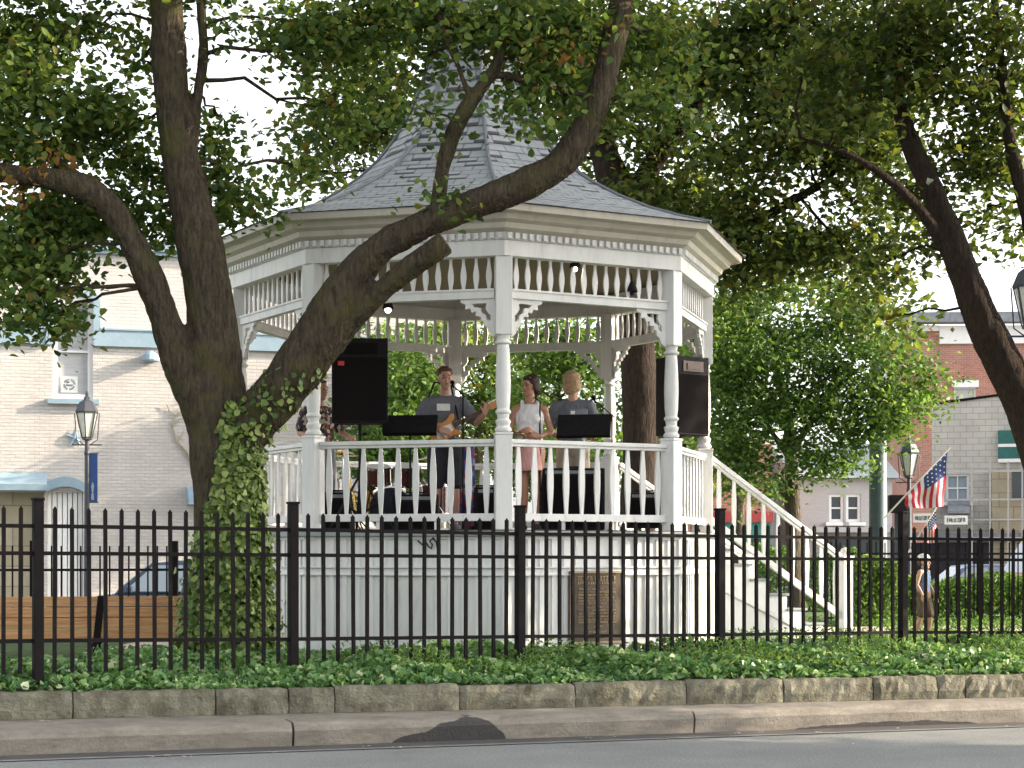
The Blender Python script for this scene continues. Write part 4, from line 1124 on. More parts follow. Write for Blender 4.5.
off_tree(16.5, 14.6, 2.4, 6.5, 3.2, 'unseen tree added for shade farthest along the kerb')

off_tree(15.2, 22.4, 6.6, 6.5, 3.3, 'tall unseen tree added for shade, its crown carried high, beyond the right edge', 60)
# ------------------------------------------------------------------ hedges
def hedge(name, label, a, b, wid, h, z0, n, leaf=M['hedge']):
    a = Vector(a); b = Vector(b); d = (b - a); L = d.length; d.normalize(); s = Vector((-d.y, d.x, 0))
    t = thing(name, label, 'hedge', ((a + b) / 2).to_tuple()[:2] + (z0,))
    u = rng.uniform(0, L, n); v = rng.uniform(-.5, .5, n) * wid; zz = z0 + rng.uniform(0, 1, n) ** .6 * h * (1 + .08 * np.sin(u * 3) + .05 * np.sin(u * 7.7))
    C = np.outer(np.ones(n), np.array(a)) + np.outer(u, np.array(d)) + np.outer(v, np.array(s)); C[:, 2] = zz
    leaf_mesh('foliage', C, .07, leaf, t, up=.3)
    m = MB()
    for i in range(int(L / .35)):
        p = a + d * (.2 + i * .35); p.z = z0 - .05; m.tube([p, p + Vector((random.uniform(-.1, .1), random.uniform(-.1, .1), h * .85))], [.02, .008], 5)
    m.build('stems', M['bark_dark'], t)
hedge('clipped_hedge', 'long clipped green hedge beyond the fence at the right', (5.6, 31.0, 0), (12.5, 33.4, 0), .9, .80, .42, 20000)
hedge('dark_shrubs', 'dark green shrubs behind the stair rail and the trunk of the bright tree', (5.0, 41.0, 0), (7.4, 41.4, 0), 1.0, 1.7, 0.0, 8000)
b0 = at(880, 600, 29)
hedge('leafy_bush', 'yellow green bush standing between the stair newel and the walking child', (b0.x - .42, 29.4, 0), (b0.x + .42, 29.6, 0), .6, 1.05, .45, 4200, M['leaf_light'])

# ------------------------------------------------------------------ street behind
def wall_frame(px0, Y0, ang):
    """origin on the wall at picture column px0; returns map from picture to wall (t, z)"""
    O = Vector(((px0 - 512) / F * Y0, Y0, 0)); c, s_ = math.cos(ang), math.sin(ang)
    def wl(px, py=HY):
        k = (px - 512) / F; t = (O.y * k - O.x) / (c - k * s_); Y = O.y + t * s_
        return t, EYE + (HY - py) / F * Y
    return O, wl
def wall_with_holes(m, x0, x1, z0, z1, holes, th=.3):
    """solid wall in local x/z with rectangular openings (hx0,hx1,hz0,hz1)"""
    xs = sorted({x0, x1, *[h[0] for h in holes], *[h[1] for h in holes]}); zs = sorted({z0, z1, *[h[2] for h in holes], *[h[3] for h in holes]})
    for a, b in zip(xs[:-1], xs[1:]):
        run0 = None
        for c, d in zip(zs[:-1], zs[1:]):
            inside = any(h[0] <= (a + b) / 2 <= h[1] and h[2] <= (c + d) / 2 <= h[3] for h in holes)
            if not inside:
                if run0 is None: run0 = c
                end = d
            if inside and run0 is not None: m.box(((a + b) / 2, th / 2, (run0 + end) / 2), (b - a, th, end - run0)); run0 = None
        if run0 is not None: m.box(((a + b) / 2, th / 2, (run0 + end) / 2), (b - a, th, end - run0))
def sash(par, x0, x1, z0, z1, frame, pane, mull=1, sill=None, y=.10, fw=.07, vm=0):
    m = MB(); ww = x1 - x0; hh = z1 - z0
    m.box((x0 + fw / 2, y, (z0 + z1) / 2), (fw, .08, hh)); m.box((x1 - fw / 2, y, (z0 + z1) / 2), (fw, .08, hh))
    m.box(((x0 + x1) / 2, y, z0 + fw / 2), (ww - 2 * fw, .08, fw)); m.box(((x0 + x1) / 2, y, z1 - fw / 2), (ww - 2 * fw, .08, fw))
    for i in range(mull): m.box(((x0 + x1) / 2, y + .003, z0 + hh * (i + 1) / (mull + 1)), (ww - 2 * fw, .06, .05))
    for i in range(vm): m.box((x0 + ww * (i + 1) / (vm + 1), y + .006, (z0 + z1) / 2), (.04, .05, hh - 2 * fw))
    wn = m.build('window', frame, par, local=True)
    m = MB(); m.box(((x0 + x1) / 2, y + .05, (z0 + z1) / 2), (ww - fw, .015, hh - fw)); m.build('pane', pane, wn, local=True)
    if sill:
        m = MB(); m.box(((x0 + x1) / 2, -.04, z0 - .06), (ww + .25, .20, .11)); m.build('sill', sill, wn, local=True)
    return wn

# --- white painted brick building on the left
ANG = R(15.9); O, wl = wall_frame(0, 42.0, ANG)
wb = thing('white_brick_building', 'white painted brick building with pale blue band and arched window, on the left', 'building', O, ANG)
xe = wl(455)[0]; top = 8.45; xs0 = -16
wx0, wx1 = wl(53)[0], wl(93)[0]; wz0 = wl(70, 399)[1]; wz1 = wl(70, 303)[1]
dx0, dx1 = wl(47)[0], wl(83)[0]; ex0, ex1 = wl(-40)[0], wl(44)[0]; dz = wl(60, 492)[1]; ez = wl(20, 492)[1]
m = MB(); wall_with_holes(m, xs0, xe, 0, top, [(wx0, wx1, wz0, wz1), (dx0, dx1, 0.0, dz), (ex0, ex1, 0.0, ez), (wx0 - 5, wx1 - 5, wz0, wz1)])
m.box(((xs0 + xe) / 2, 4.3, top / 2), (xe - xs0, 8.0 - .02, top - .3))
m.build('wall', M['wall_white'], wb, local=True)
m = MB(); m.box(((xs0 + xe) / 2, .05, top + .09), (xe - xs0 + .2, .5, .22)); m.box(((xs0 + xe) / 2, -.05, top - .06), (xe - xs0 + .1, .16, .09)); m.build('cornice', M['blue_trim'], wb, local=True)
# blue belt course, broken by the window surround
bz0, bz1 = wl(120, 347)[1], wl(120, 331)[1]
m = MB()
for a, b in ((xs0, wx0 - .14), (wx1 + .16, xe)): m.box(((a + b) / 2, -.05, (bz0 + bz1) / 2), (b - a, .10, bz1 - bz0)); m.box(((a + b) / 2, -.065, bz1 + .02), (b - a, .13, .04))
m.build('belt_course', M['blue_trim'], wb, local=True)
m = MB(); xc = (wx0 + wx1) / 2; rw = (wx1 - wx0) / 2; 
arc = [(math.cos(a), math.sin(a)) for a in [R(180 - 15 * i) for i in range(13)]]
zsp = wz1 - .02
outer = [(xc - rw - .16, bz0)] + [(xc + (rw + .16) * c, zsp + (.42) * s_) for c, s_ in arc] + [(xc + rw + .16, bz0)]
inner = [(xc - rw, bz0)] + [(xc + rw * c, zsp + .26 * s_) for c, s_ in arc] + [(xc + rw, bz0)]
for i in range(len(outer) - 1):
    m.prism([outer[i], outer[i + 1], inner[i + 1], inner[i]], (0, -.06, 0), (1, 0, 0), (0, 0, 1), (0, -1, 0), .12)
m.build('arch_surround', M['blue_trim'], wb, local=True)
m = MB()
for i in range(1, len(inner) - 2): m.prism([(xc, zsp - .05), inner[i], inner[i + 1]], (0, -.012, 0), (1, 0, 0), (0, 0, 1), (0, -1, 0), .03)
m.build('arch_infill', M['frame_w'], wb, local=True)
wn = sash(wb, wx0, wx1, wz0, wz1, M['frame_w'], M['blind'], 1, M['blue_trim'], y=.09, fw=.11)
m = MB(); sx0, sz0 = wl(61, 392); sx1_, sz1 = wl(78, 376); m.box(((sx0 + sx1_) / 2, .12, (sz0 + sz1) / 2), (sx1_ - sx0, .01, sz1 - sz0)); pn = m.build('paper_notice', M['paper'], wn, local=True)
m = MB(); cxn, czn = (sx0 + sx1_) / 2, (sz0 + sz1) / 2
for i in range(20):
    if i % 5 == 4: continue
    a0, a1 = R(i * 18), R(i * 18 + 15); r_ = .13
    m.prism([(r_ * math.cos(a0), r_ * math.sin(a0)), (r_ * math.cos(a1), r_ * math.sin(a1)), ((r_ - .035) * math.cos(a1), (r_ - .035) * math.sin(a1)), ((r_ - .035) * math.cos(a0), (r_ - .035) * math.sin(a0))], (cxn, .11, czn), (1, 0, 0), (0, 0, 1), (0, -1, 0), .006)
m.box((cxn, .11, czn - .02), (.15, .006, .04)); m.box((cxn - .03, .109, czn + .05), (.06, .006, .04))
m.build('round_emblem', M['greycloth'], pn, local=True)
sash(wb, wx0 - 5, wx1 - 5, wz0, wz1, M['frame_w'], M['blind'], 1, M['blue_trim'], y=.09, fw=.11)
# cream plank door under a blue segmental head
m = MB(); nb = 7
for i in range(nb):
    a = dx0 + (dx1 - dx0) * i / nb; b = dx0 + (dx1 - dx0) * (i + 1) / nb; m.box(((a + b) / 2, .12, dz / 2), (b - a - .02, .05, dz))
dr = m.build('plank_door', M['cornice_w'], wb, local=True)
m = MB(); xc2 = (dx0 + dx1) / 2; rw2 = (dx1 - dx0) / 2 + .04
for i in range(8):
    t0, t1 = -1 + i / 4, -1 + (i + 1) / 4
    f_ = lambda t: .14 * (1 - t * t)
    m.prism([(xc2 + rw2 * t0, dz - .02 + f_(t0)), (xc2 + rw2 * t1, dz - .02 + f_(t1)), (xc2 + rw2 * t1, dz + .20 + f_(t1)), (xc2 + rw2 * t0, dz + .20 + f_(t0))], (0, -.05, 0), (1, 0, 0), (0, 0, 1), (0, -1, 0), .14)
m.build('door_head', M['blue_trim'], dr, local=True)
m = MB(); a0_, a1_ = ex0, ex1
az0, az1 = wl(20, 491)[1], wl(20, 477)[1]
m.prism([(-.5, az0), (-.5, az0 + .14), (0, az1 + .1), (0, az0)], ((a0_ + a1_) / 2, 0, 0), (0, 1, 0), (0, 0, 1), (1, 0, 0), a1_ - a0_ + .1)
m.build('awning', M['blue_trim'], wb, local=True)
m = MB(); m.box(((ex0 + ex1) / 2, .2, ez / 2), (ex1 - ex0, .05, ez)); en = m.build('recessed_door', M['wall_stone'], wb, local=True)
gx_, gz_ = wl(38, 512); m = MB(); m.box((gx_, .165, gz_ - .3), (.22, .02, .8)); m.build('pane', M['glass'], en, local=True)
# right hand small awning and window
ra0, raz = wl(186, 497); ra1 = wl(236)[0]
m = MB(); arcp = [(-.55 * math.cos(R(a)), raz - .18 + .42 * math.sin(R(a))) for a in range(0, 91, 15)] + [(0, raz - .18)]
m.prism(arcp, ((ra0 + ra1) / 2, 0, 0), (0, 1, 0), (0, 0, 1), (1, 0, 0), ra1 - ra0); m.build('awning', M['blue_trim'], wb, local=True)
m = MB(); m.box(((ra0 + ra1) / 2 + .1, -.01, raz - .9), (ra1 - ra0 - .3, .03, 1.2)); m.build('window', M['glass'], wb, local=True)
lx, lz = wl(150, 357); m = MB(); m.lathe((lx, -.18, lz), [(.20, -.12), (.22, -.09), (.17, .03), (.08, .10), (.02, .12)], 14); m.box((lx, -.06, lz + .05), (.06, .14, .06)); m.build('wall_lamp', M['blue_trim'], wb, local=True, smooth=False)
sx_, sz_ = wl(75, 438); m = MB(); sp_ = []
for i in range(10):
    r_ = .235 if i % 2 == 0 else .10; a = R(90 + 36 * i); sp_.append((r_ * math.cos(a), r_ * math.sin(a)))
for i in range(10): m.add([(sx_, -.10, sz_), (sx_ + sp_[i][0], -.03, sz_ + sp_[i][1]), (sx_ + sp_[(i + 1) % 10][0], -.03, sz_ + sp_[(i + 1) % 10][1])], [(0, 1, 2)])
m.build('star_ornament', M['blue_trim'], wb, local=True, fixn=False)
tv = MB(); pts = [wl(a, b) for a, b in ((196, 470), (186, 452), (176, 440), (172, 425), (176, 416), (168, 410))]
tv.tube([(x, -.03, z) for x, z in pts], [.03, .025, .02, .02, .015, .01], 5)
for a in ((172, 425, 182, 418), (176, 416, 188, 406), (170, 411, 166, 404), (178, 442, 184, 430)):
    (xa, za), (xb, zb) = wl(a[0], a[1]), wl(a[2], a[3]); tv.tube([(xa, -.03, za), (xb, -.05, zb)], [.02, .008], 5)
tv.build('dry_vine', M['wall_stone'], wb, local=True)

# --- buildings on the right
ANG2 = R(-14); O, wl2 = wall_frame(935, 62.0, ANG2)
gb = thing('grey_block_building', 'grey block building with small window and wires at the right', 'building', O, ANG2)
xa, xb = -0.1, 13.0
w0 = wl2(946, 502); w1 = wl2(969, 474)
tz0 = wl2(945, 405)[1]; tz1 = wl2(1005, 397)[1]; g0 = wl2(945)[0]; g1 = wl2(1005)[0]
m = MB(); wall_with_holes(m, xa, xb, 0, tz0, [(w0[0], w1[0], w0[1], w1[1])])
sl_ = (tz1 - tz0) / (g1 - g0); m.prism([(xa, tz0), (xb, tz0), (xb, tz0 + sl_ * (xb - xa))], (0, .15, 0), (1, 0, 0), (0, 0, 1), (0, -1, 0), .3)
m.box(((xa + xb) / 2, 4.2, tz0 / 2 - .1), (xb - xa, 7.7, tz0 - .2)); m.build('wall', M['wall_block'], gb, local=True)
m = MB(); m.bar((xa - .1, .15, tz0 + .03), (xb, .15, tz0 + sl_ * (xb - xa) + .03), .4, .08); m.build('coping', M['iron'], gb, local=True)
sash(gb, w0[0], w1[0], w0[1], w1[1], M['frame_w'], M['glass_sky'], 1, M['cornice_w'], vm=1)
# tan stone face with green sign band at the right
t0 = wl2(992)[0]; tzz = wl2(1005, 470)[1]
m = MB(); m.box(((t0 + xb) / 2, -.12, tzz / 2), (xb - t0, .20, tzz)); m.build('stone_front', M['wall_stone'], gb, local=True)
q0 = wl2(998, 459); q1 = wl2(1040, 430)
for za, zb, mt in ((q0[1], q0[1] + .38, 'green_awn'), (q0[1] + .38, q0[1] + .48, 'frame_w'), (q0[1] + .48, q1[1], 'green_awn'), (q0[1] - .12, q0[1], 'frame_w')):
    m = MB(); m.box(((q0[0] + xb) / 2, -.08, (za + zb) / 2), (xb - q0[0], .14, zb - za - .004)); m.build('sign_band', M[mt], gb, local=True)
a_, b_ = wl2(1012, 500), wl2(1024 + 10, 472); m = MB(); m.box(((a_[0] + b_[0]) / 2, -.23, (a_[1] + b_[1]) / 2 ), (b_[0] - a_[0], .03, b_[1] - a_[1])); m.build('window', M['glass'], gb, local=True)
m = MB()
for pz in (500, 520, 538, 472): z = wl2(980, pz)[1]; m.bar((g0 - .2, -.5, z), (xb, -.5, z), .05, .05)
for px_ in (972, 990, 1008, 1022): x = wl2(px_)[0]; m.bar((x, -.5, 0), (x, -.5, wl2(px_, 462)[1]), .05, .05)
m.build('scaffold_rail', M['siding'], gb, local=True)
# hood and sign boards over the shop
h0, h1 = wl2(948, 514), wl2(970, 500)
m = MB(); m.prism([(-.8, h0[1]), (-.8, h0[1] + .08), (-.02, h1[1]), (-.02, h0[1])], ((h0[0] + h1[0]) / 2, 0, 0), (0, 1, 0), (0, 0, 1), (1, 0, 0), h1[0] - h0[0]); m.build('awning', M['greycloth'], gb, local=True)
for (sa, sb, lab) in (((945, 525), (968, 516), 'white shop sign'), ((914, 523), (935, 514), None)):
    a_, b_ = wl2(*sa), wl2(*sb); m = MB(); cx3, cz3 = (a_[0] + b_[0]) / 2, (a_[1] + b_[1]) / 2
    m.box((cx3, -.88, cz3), (b_[0] - a_[0], .06, b_[1] - a_[1])); sg = m.build('sign_board', M['paper'], gb, local=True)
    m = MB(); nn = 8; wd_ = (b_[0] - a_[0]) * .8; st_ = .018
    for i in range(nn):
        x = cx3 - wd_ / 2 + wd_ * (i + .5) / nn; lw = wd_ / nn * .6; h_ = .12
        kk = [(1, 1, 1, 0, 1), (1, 0, 1, 1, 1), (1, 1, 0, 0, 1), (1, 0, 1, 1, 0), (1, 1, 0, 1, 0), (0, 0, 1, 1, 1), (1, 1, 1, 1, 0), (1, 0, 0, 1, 1)][(i * 3 + (1 if lab else 4)) % 8]
        if kk[0]: m.box((x - lw / 2, -.915, cz3), (st_, .01, h_))
        if kk[1]: m.box((x + lw / 2, -.915, cz3), (st_, .01, h_))
        for q, zz in enumerate((h_ / 2, 0, -h_ / 2)):
            if kk[2 + q]: m.box((x, -.917, cz3 + zz), (lw, .008, st_))
    m.build('lettering', M['black'], sg, local=True)
m = MB(); z_ = wl2(960, 528)[1]; m.box(((wl2(905)[0] + xb) / 2, -.35, z_ - .3), (xb - wl2(905)[0], .12, .25)); m.build('shopfront_beam', M['greycloth'], gb, local=True)
m = MB(); m.box(((wl2(905)[0] + xb) / 2, -.14, 1.0), (xb - wl2(905)[0], .1, 2.0)); m.build('shopfront', M['darkcloth'], gb, local=True)

# --- red brick building behind
ANG3 = R(-3); O, wl3 = wall_frame(905, 84.0, ANG3)
rb = thing('red_brick_building', 'red brick building with white cornice showing above the grey block building', 'building', O, ANG3)
xb = 14; zt3 = wl3(960, 327)[1]; v0, v1 = wl3(954, 402), wl3(976, 387)
m = MB(); wall_with_holes(m, 0, xb, 0, zt3, [(v0[0], v1[0], v0[1] - 1.2, v1[1])]); m.box((xb / 2, 5.3, zt3 / 2 - .1), (xb, 10 - .02, zt3 - .2)); m.build('wall', M['wall_red'], rb, local=True)
z0_, z1_ = wl3(960, 344)[1], wl3(960, 326)[1]; xw = wl3(939)[0]
m = MB(); m.box(((xw + xb) / 2, -.10, (z0_ + z1_) / 2), (xb - xw, .20, z1_ - z0_)); m.box((xw / 2, -.08, z1_ - .1), (xw, .16, .25)); m.build('white_frieze', M['cornice_w'], rb, local=True)
z2_ = wl3(960, 314)[1]
m = MB(); m.box((xb / 2, -.3, (z1_ + z2_) / 2 + .05), (xb + .4, .9, z2_ - z1_ - .1)); m.build('roof_eave', M['greycloth'], rb, local=True)
sash(rb, v0[0], v1[0], v0[1] - 1.2, v1[1], M['frame_w'], M['blind'], 0, M['cornice_w'])
m = MB(); m.box(((v0[0] + v1[0]) / 2, -.05, v1[1] + .14), (v1[0] - v0[0] + .2, .14, .3)); m.build('lintel', M['cornice_w'], rb, local=True)

# --- brick shop glimpsed between trees
O, wl4 = wall_frame(690, 58.0, 0)
sb_ = thing('brick_shop', 'dark red brick shop with teal front glimpsed behind the slim tree', 'building', O, 0)
W4 = wl4(772)[0]; 
m = MB(); m.box((W4 / 2, 3, 2.5), (W4, 6, 5.0)); m.build('wall', M['wall_red'], sb_, local=True)
m = MB(); m.box((W4 / 2, -.06, 1.3), (W4 - .1, .1, 2.6)); m.build('shopfront', M['teal'], sb_, local=True)
for i in range(3): m = MB(); m.box((W4 * (i + .5) / 3, -.12, 1.35), (W4 / 3 - .35, .04, 1.5)); m.build('window', M['glass'], sb_, local=True)
m = MB(); m.box((W4 / 2, -.15, 2.75), (W4, .25, .3)); m.build('shop_fascia', M['redpaint'], sb_, local=True)
# --- pale house with paired windows
O, wl5 = wall_frame(800, 60.0, R(4))
ph = thing('pale_house', 'pale sided house with white framed paired windows behind the stair rail', 'building', O, R(4))
W5 = wl5(892)[0]; Z5 = wl5(830, 478)[1]
w0 = wl5(829, 522); w1 = wl5(861, 494)
mid = (w0[0] + w1[0]) / 2
m = MB(); wall_with_holes(m, 0, W5, 0, Z5, [(w0[0], mid - .03, w0[1], w1[1]), (mid + .03, w1[0], w0[1], w1[1])]); m.box((W5 / 2, 3.3, Z5 / 2 - .05), (W5, 6 - .02, Z5 - .1)); m.build('wall', M['siding'], ph, local=True)
m = MB(); m.prism([(-.3, Z5), (7, Z5), (3.4, Z5 + 1.3)], (W5 / 2, 0, 0), (0, 1, 0), (0, 0, 1), (1, 0, 0), W5 + .5); m.build('roof', M['deck_edge'], ph, local=True)
sash(ph, w0[0], mid - .03, w0[1], w1[1], M['cornice_w'], M['glass'], 1, M['cornice_w'], fw=.09)
sash(ph, mid + .03, w1[0], w0[1], w1[1], M['cornice_w'], M['glass'], 1, M['cornice_w'], fw=.09)
m = MB(); m.box((W5 * .5, -.3, wl5(830, 530)[1]), (W5, .6, .16)); m.build('porch_roof', M['siding'], ph, local=True)
m = MB(); m.box((W5 * .62, -.12, 1.1), (W5 * .6, .2, 2.0)); m.build('shopfront', M['glass'], ph, local=True)
# ------------------------------------------------------------------ street furniture
random.seed(5)
def street_lamp(label, x, y, ztop, zfoot, group='lantern street lamps', arm=False):
    t = thing('street_lamp', label, 'street lamp', (x, y, zfoot), group=group)
    o = Vector((x, y, 0)); L0 = ztop - .92   # lantern base
    m = MB(); m.lathe(o, [(.11, zfoot), (.11, zfoot + .12), (.085, zfoot + .2), (.08, zfoot + .55), (.065, zfoot + .65), (.06, zfoot + .9), (.045, L0 - .3), (.06, L0 - .26), (.045, L0 - .22), (.04, L0)], 14)
    m.tube([o + Vector((-.28, 0, L0 - .10)), o + Vector((.28, 0, L0 - .10))], [.014, .014], 6); m.build('lamp_post', M['lamp_iron'], t, smooth=False)
    m = MB(); S = math.pi / 6
    m.lathe(o, [(.05, L0 - .02), (.10, L0), (.10, L0 + .04), (.05, L0 + .06)], 6, S)
    m.lathe(o, [(.215, L0 + .50), (.225, L0 + .53), (.15, L0 + .70), (.06, L0 + .76), (.06, L0 + .80), (.03, L0 + .82), (.035, L0 + .86), (.012, L0 + .92)], 6, S)
    for k in range(6):
        a = S + k * math.pi / 3; d = Vector((math.cos(a), math.sin(a), 0)); m.bar(o + d * .10 + Vector((0, 0, L0 + .03)), o + d * .205 + Vector((0, 0, L0 + .51)), .018, .018)
    for sx in (-1, 1): m.tube([o + Vector((.06 * sx, 0, L0 - .1)), o + Vector((.2 * sx, 0, L0 + .0)), o + Vector((.235 * sx, 0, L0 + .5))], [.010] * 3, 6)
    ln = m.build('lantern', M['lamp_iron'], t)
    m = MB(); m.lathe(o, [(.09, L0 + .05), (.19, L0 + .50)], 6, S); m.build('lantern_glass', M['lampglass'], ln)
    return t
c = at(87, 600, 36)
street_lamp('black lantern lamp post with a blue banner in front of the white brick building', c.x, 36, at(0, 391, 36).z, 0.0)
bn = thing('banner', 'narrow blue banner hanging from the lamp post by the white brick wall', 'banner', (c.x, 36, at(0, 453, 36).z))
m = MB(); za, zb = at(0, 502, 36).z, at(0, 454, 36).z; m.box((c.x + .10, 36, (za + zb) / 2), (.20, .012, zb - za)); bf = m.build('fabric', M['blue_dark'], bn)
m = MB(); m.bar((c.x, 36, zb + .01), (c.x + .22, 36, zb + .01), .02, .02); m.bar((c.x, 36, za - .01), (c.x + .22, 36, za - .01), .02, .02); m.build('bracket', M['lamp_iron'], bn)
m = MB(); m.prism([(0, .12), (.03, .3), (0, .38), (-.03, .3)], (c.x + .11, 35.985, za), (1, 0, 0), (0, 0, 1), (0, -1, 0), .01); m.box((c.x + .11, 35.985, za + .1), (.05, .01, .12)); m.build('banner_motif', M['glass_sky'], bf)
c = at(909, 600, 40)
street_lamp('lantern lamp partly hidden by leaves, left of the hanging flag', c.x, 40, at(0, 434, 40).z, 0.0)
c = at(1030, 300, 23.5)
street_lamp('near lantern lamp cut off by the right edge beside the leaning tree', c.x, 23.5, at(0, 254, 23.5).z, GZ)

c = at(878, 600, 38.8)
up_ = thing('utility_pole', 'thick dark green pole rising through the leaves right of the stair', 'pole', (c.x, 38.8, 0.0))
m = MB(); m.lathe((c.x, 38.8, 0), [(.26, 0.0), (.26, .5), (.19, .7), (.176, 4.2), (.165, 5.6)], 20); m.build('lower_pole', M['pole'], up_, smooth=True)
m = MB(); m.lathe((c.x, 38.8, 0), [(.06, 5.6), (.05, 6.5), (.04, 7.6)], 12); m.build('mast', M['pole'], up_, smooth=True)
c = at(899, 505, 42)
bx = thing('signal_box', 'dark rectangular signal head with a white plate below it beside the flag', 'traffic signal', (c.x, 42, 0))
m = MB(); m.box(at(898, 504, 42), (.42, .25, .40)); m.build('housing', M['black'], bx, bevel=.02)
m = MB(); m.bar(at(898, 513, 42) + Vector((0, .2, 0)), Vector((c.x, 42.2, 0)), .08, .08); m.build('post', M['lamp_iron'], bx)
m = MB(); m.box(at(905, 519, 42), (.22, .04, .22)); m.build('plate', M['paper'], bx)

# ------------------------------------------------------------------ flags
def flag(label, tip, low, fly_tip, fly_low, Y, n=(26, 20), sag=.1, amp=.07):
    T, L, FT, FL_ = at(*tip, Y), at(*low, Y), at(*fly_tip, Y), at(*fly_low, Y)
    t = thing('flag', label, 'flag', L)
    m = MB(); d = (T - L).normalized(); m.tube([L - d * .5, T + d * .06], [.016, .012], 8); m.build('staff', M['lampglass'], t)
    for idx, (nm, mt) in enumerate((('stripes', [M['flag_red'], M['flag_white']]), ('canton', [M['flag_blue']]))):
        m = MB(); nu, nv = 26, 20
        def pt(u, v, off=0):
            p = T.lerp(L, u).lerp(FT.lerp(FL_, u), v)
            return p + Vector((0, amp * math.sin(u * 11 + v * 3) * v + amp * .6 * math.sin(v * 9 + u * 2) + off, -sag * math.sin(math.pi * u) * v * .3))
        for i in range(nu):
            for j in range(nv):
                can = i < 14 and j < 9
                if (idx == 1) != can: continue
                m.cur = (i // 2) % 2 if idx == 0 else 0
                q = [pt(i / nu, j / nv), pt((i + 1) / nu, j / nv), pt((i + 1) / nu, (j + 1) / nv), pt(i / nu, (j + 1) / nv)]
                m.add(q, [(0, 1, 2, 3)])
        o = m.build(nm, mt if len(mt) > 1 else mt[0], t, fixn=False, smooth=False)
        if idx == 1:
            ms = MB()
            for a in range(5):
                for b in range(4):
                    p = pt((a * 2.6 + 1.4) / nu, (b * 2.1 + 1.1) / nv, -.008); r = .018
                    ms.prism([(0, r), (r * .35, r * .3), (r, r * .3), (r * .5, -r * .2), (r * .6, -r), (0, -r * .5), (-r * .6, -r), (-r * .5, -r * .2), (-r, r * .3), (-r * .35, r * .3)], p, (1, 0, 0), (0, 0, 1), (0, -1, 0), .004)
            ms.build('stars', M['flag_white'], o)
        so_ = o.modifiers.new('t', 'SOLIDIFY'); so_.thickness = .006
    return t
flag('american flag hanging from a slanted staff, the larger and higher of the two', (948, 450), (904, 497), (944, 506), (906, 507), 33)
flag('smaller faded american flag just above the walking child', (936, 508), (921, 532), (938, 542), (922, 541), 36, amp=.04)

# ------------------------------------------------------------------ wooden bench, seen from behind
b0, b1 = at(-60, 620, 20.2), at(193, 620, 20.6)
bn = thing('park_bench', 'long varnished plank bench with dark metal supports, seen from behind left of the maple', 'bench', Vector(((b0.x + b1.x) / 2, 20.4, GZ)))
d = (Vector((b1.x, 20.6, 0)) - Vector((b0.x, 20.2, 0))).normalized(); nb_ = Vector((-d.y, d.x, 0))
for i, z in enumerate((1.10, .985, .87, .755)):
    m = MB(); pa = Vector((b0.x, 20.2, z)) - nb_ * (.05 * (z - .7)); pb = Vector((b1.x, 20.6, z)) - nb_ * (.05 * (z - .7)); m.bar(pa, pb, .035, .108); m.build('back_plank', M['bench'], bn, bevel=.006)
for i in range(4):
    m = MB(); off = nb_ * (.12 + .12 * i); m.bar(Vector((b0.x, 20.2, .93)) + off, Vector((b1.x, 20.6, .93)) + off, .10, .035); m.build('seat_plank', M['bench'], bn, bevel=.006)
for px in (-30, 99, 186):
    k = (px - 512) / F; t_ = (20.2 * k - b0.x) / (d.x - k * d.y); p = Vector((b0.x, 20.2, 0)) + d * t_
    m = MB(); bk = -nb_ * .035
    m.bar(p + bk + Vector((.03, 0, 1.16)), p + bk + Vector((-.02, 0, .70)), .07, .05, up=(0, 1, 0)); m.bar(p + bk + Vector((-.02, 0, .70)), p - nb_ * .20 + Vector((-.10, 0, GZ)), .05, .04, up=(0, 1, 0))
    m.bar(p + bk + Vector((-.02, 0, .72)), p + nb_ * .5 + Vector((.05, 0, GZ)), .05, .04, up=(0, 1, 0)); m.bar(p + bk + Vector((0, 0, .905)), p + nb_ * .52 + Vector((0, 0, .905)), .05, .02)
    m.build('bench_support', M['iron'], bn)

# ------------------------------------------------------------------ far fence on the left
ff = thing('iron_fence', 'lower black iron picket fence farther back in front of the white brick building', 'fence', (-7, 29, GZ - .2))
fa, fb = Vector((-9.4, 28.6, 0)), Vector((-3.2, 30.2, 0)); L = (fb - fa).length; d = (fb - fa).normalized(); z0, z1 = .3, 1.74
for i in range(4):
    p = fa + d * (L * i / 3); m = MB(); m.box(p + Vector((0, 0, (z0 + 1.82) / 2)), (.10, .10, 1.82 - z0)); m.build('post', M['iron'], ff)
for z in (1.37, .55): m = MB(); m.bar(fa + Vector((0, 0, z)), fb + Vector((0, 0, z)), .03, .04); m.build('rail', M['iron'], ff)
n = 44
for i in range(n):
    p = fa + d * (L * (i + .5) / n); m = MB(); m.bar(p + Vector((0, 0, z0)), p + Vector((0, 0, z1)), .022, .022); m.build('picket', M['iron'], ff)
# a stretch of fence beyond the hedge on the right
ff = thing('iron_fence', 'thin iron fence seen through the near fence beyond the stair newel on the right', 'fence', (7.6, 30.4, GZ - .1))
fa, fb = Vector((5.0, 30.2, 0)), Vector((10.0, 30.9, 0)); L = (fb - fa).length; d = (fb - fa).normalized()
for i in range(3):
    p = fa + d * (L * i / 2); m = MB(); m.box(p + Vector((0, 0, 1.1)), (.05, .05, 1.5)); m.build('post', M['iron'], ff)
for z in (1.62, .6): m = MB(); m.bar(fa + Vector((0, 0, z)), fb + Vector((0, 0, z)), .03, .035); m.build('rail', M['iron'], ff)
for i in range(34):
    p = fa + d * (L * (i + .5) / 34); m = MB(); m.bar(p + Vector((0, 0, .4)), p + Vector((0, 0, 1.80)), .018, .018); m.build('picket', M['iron'], ff)

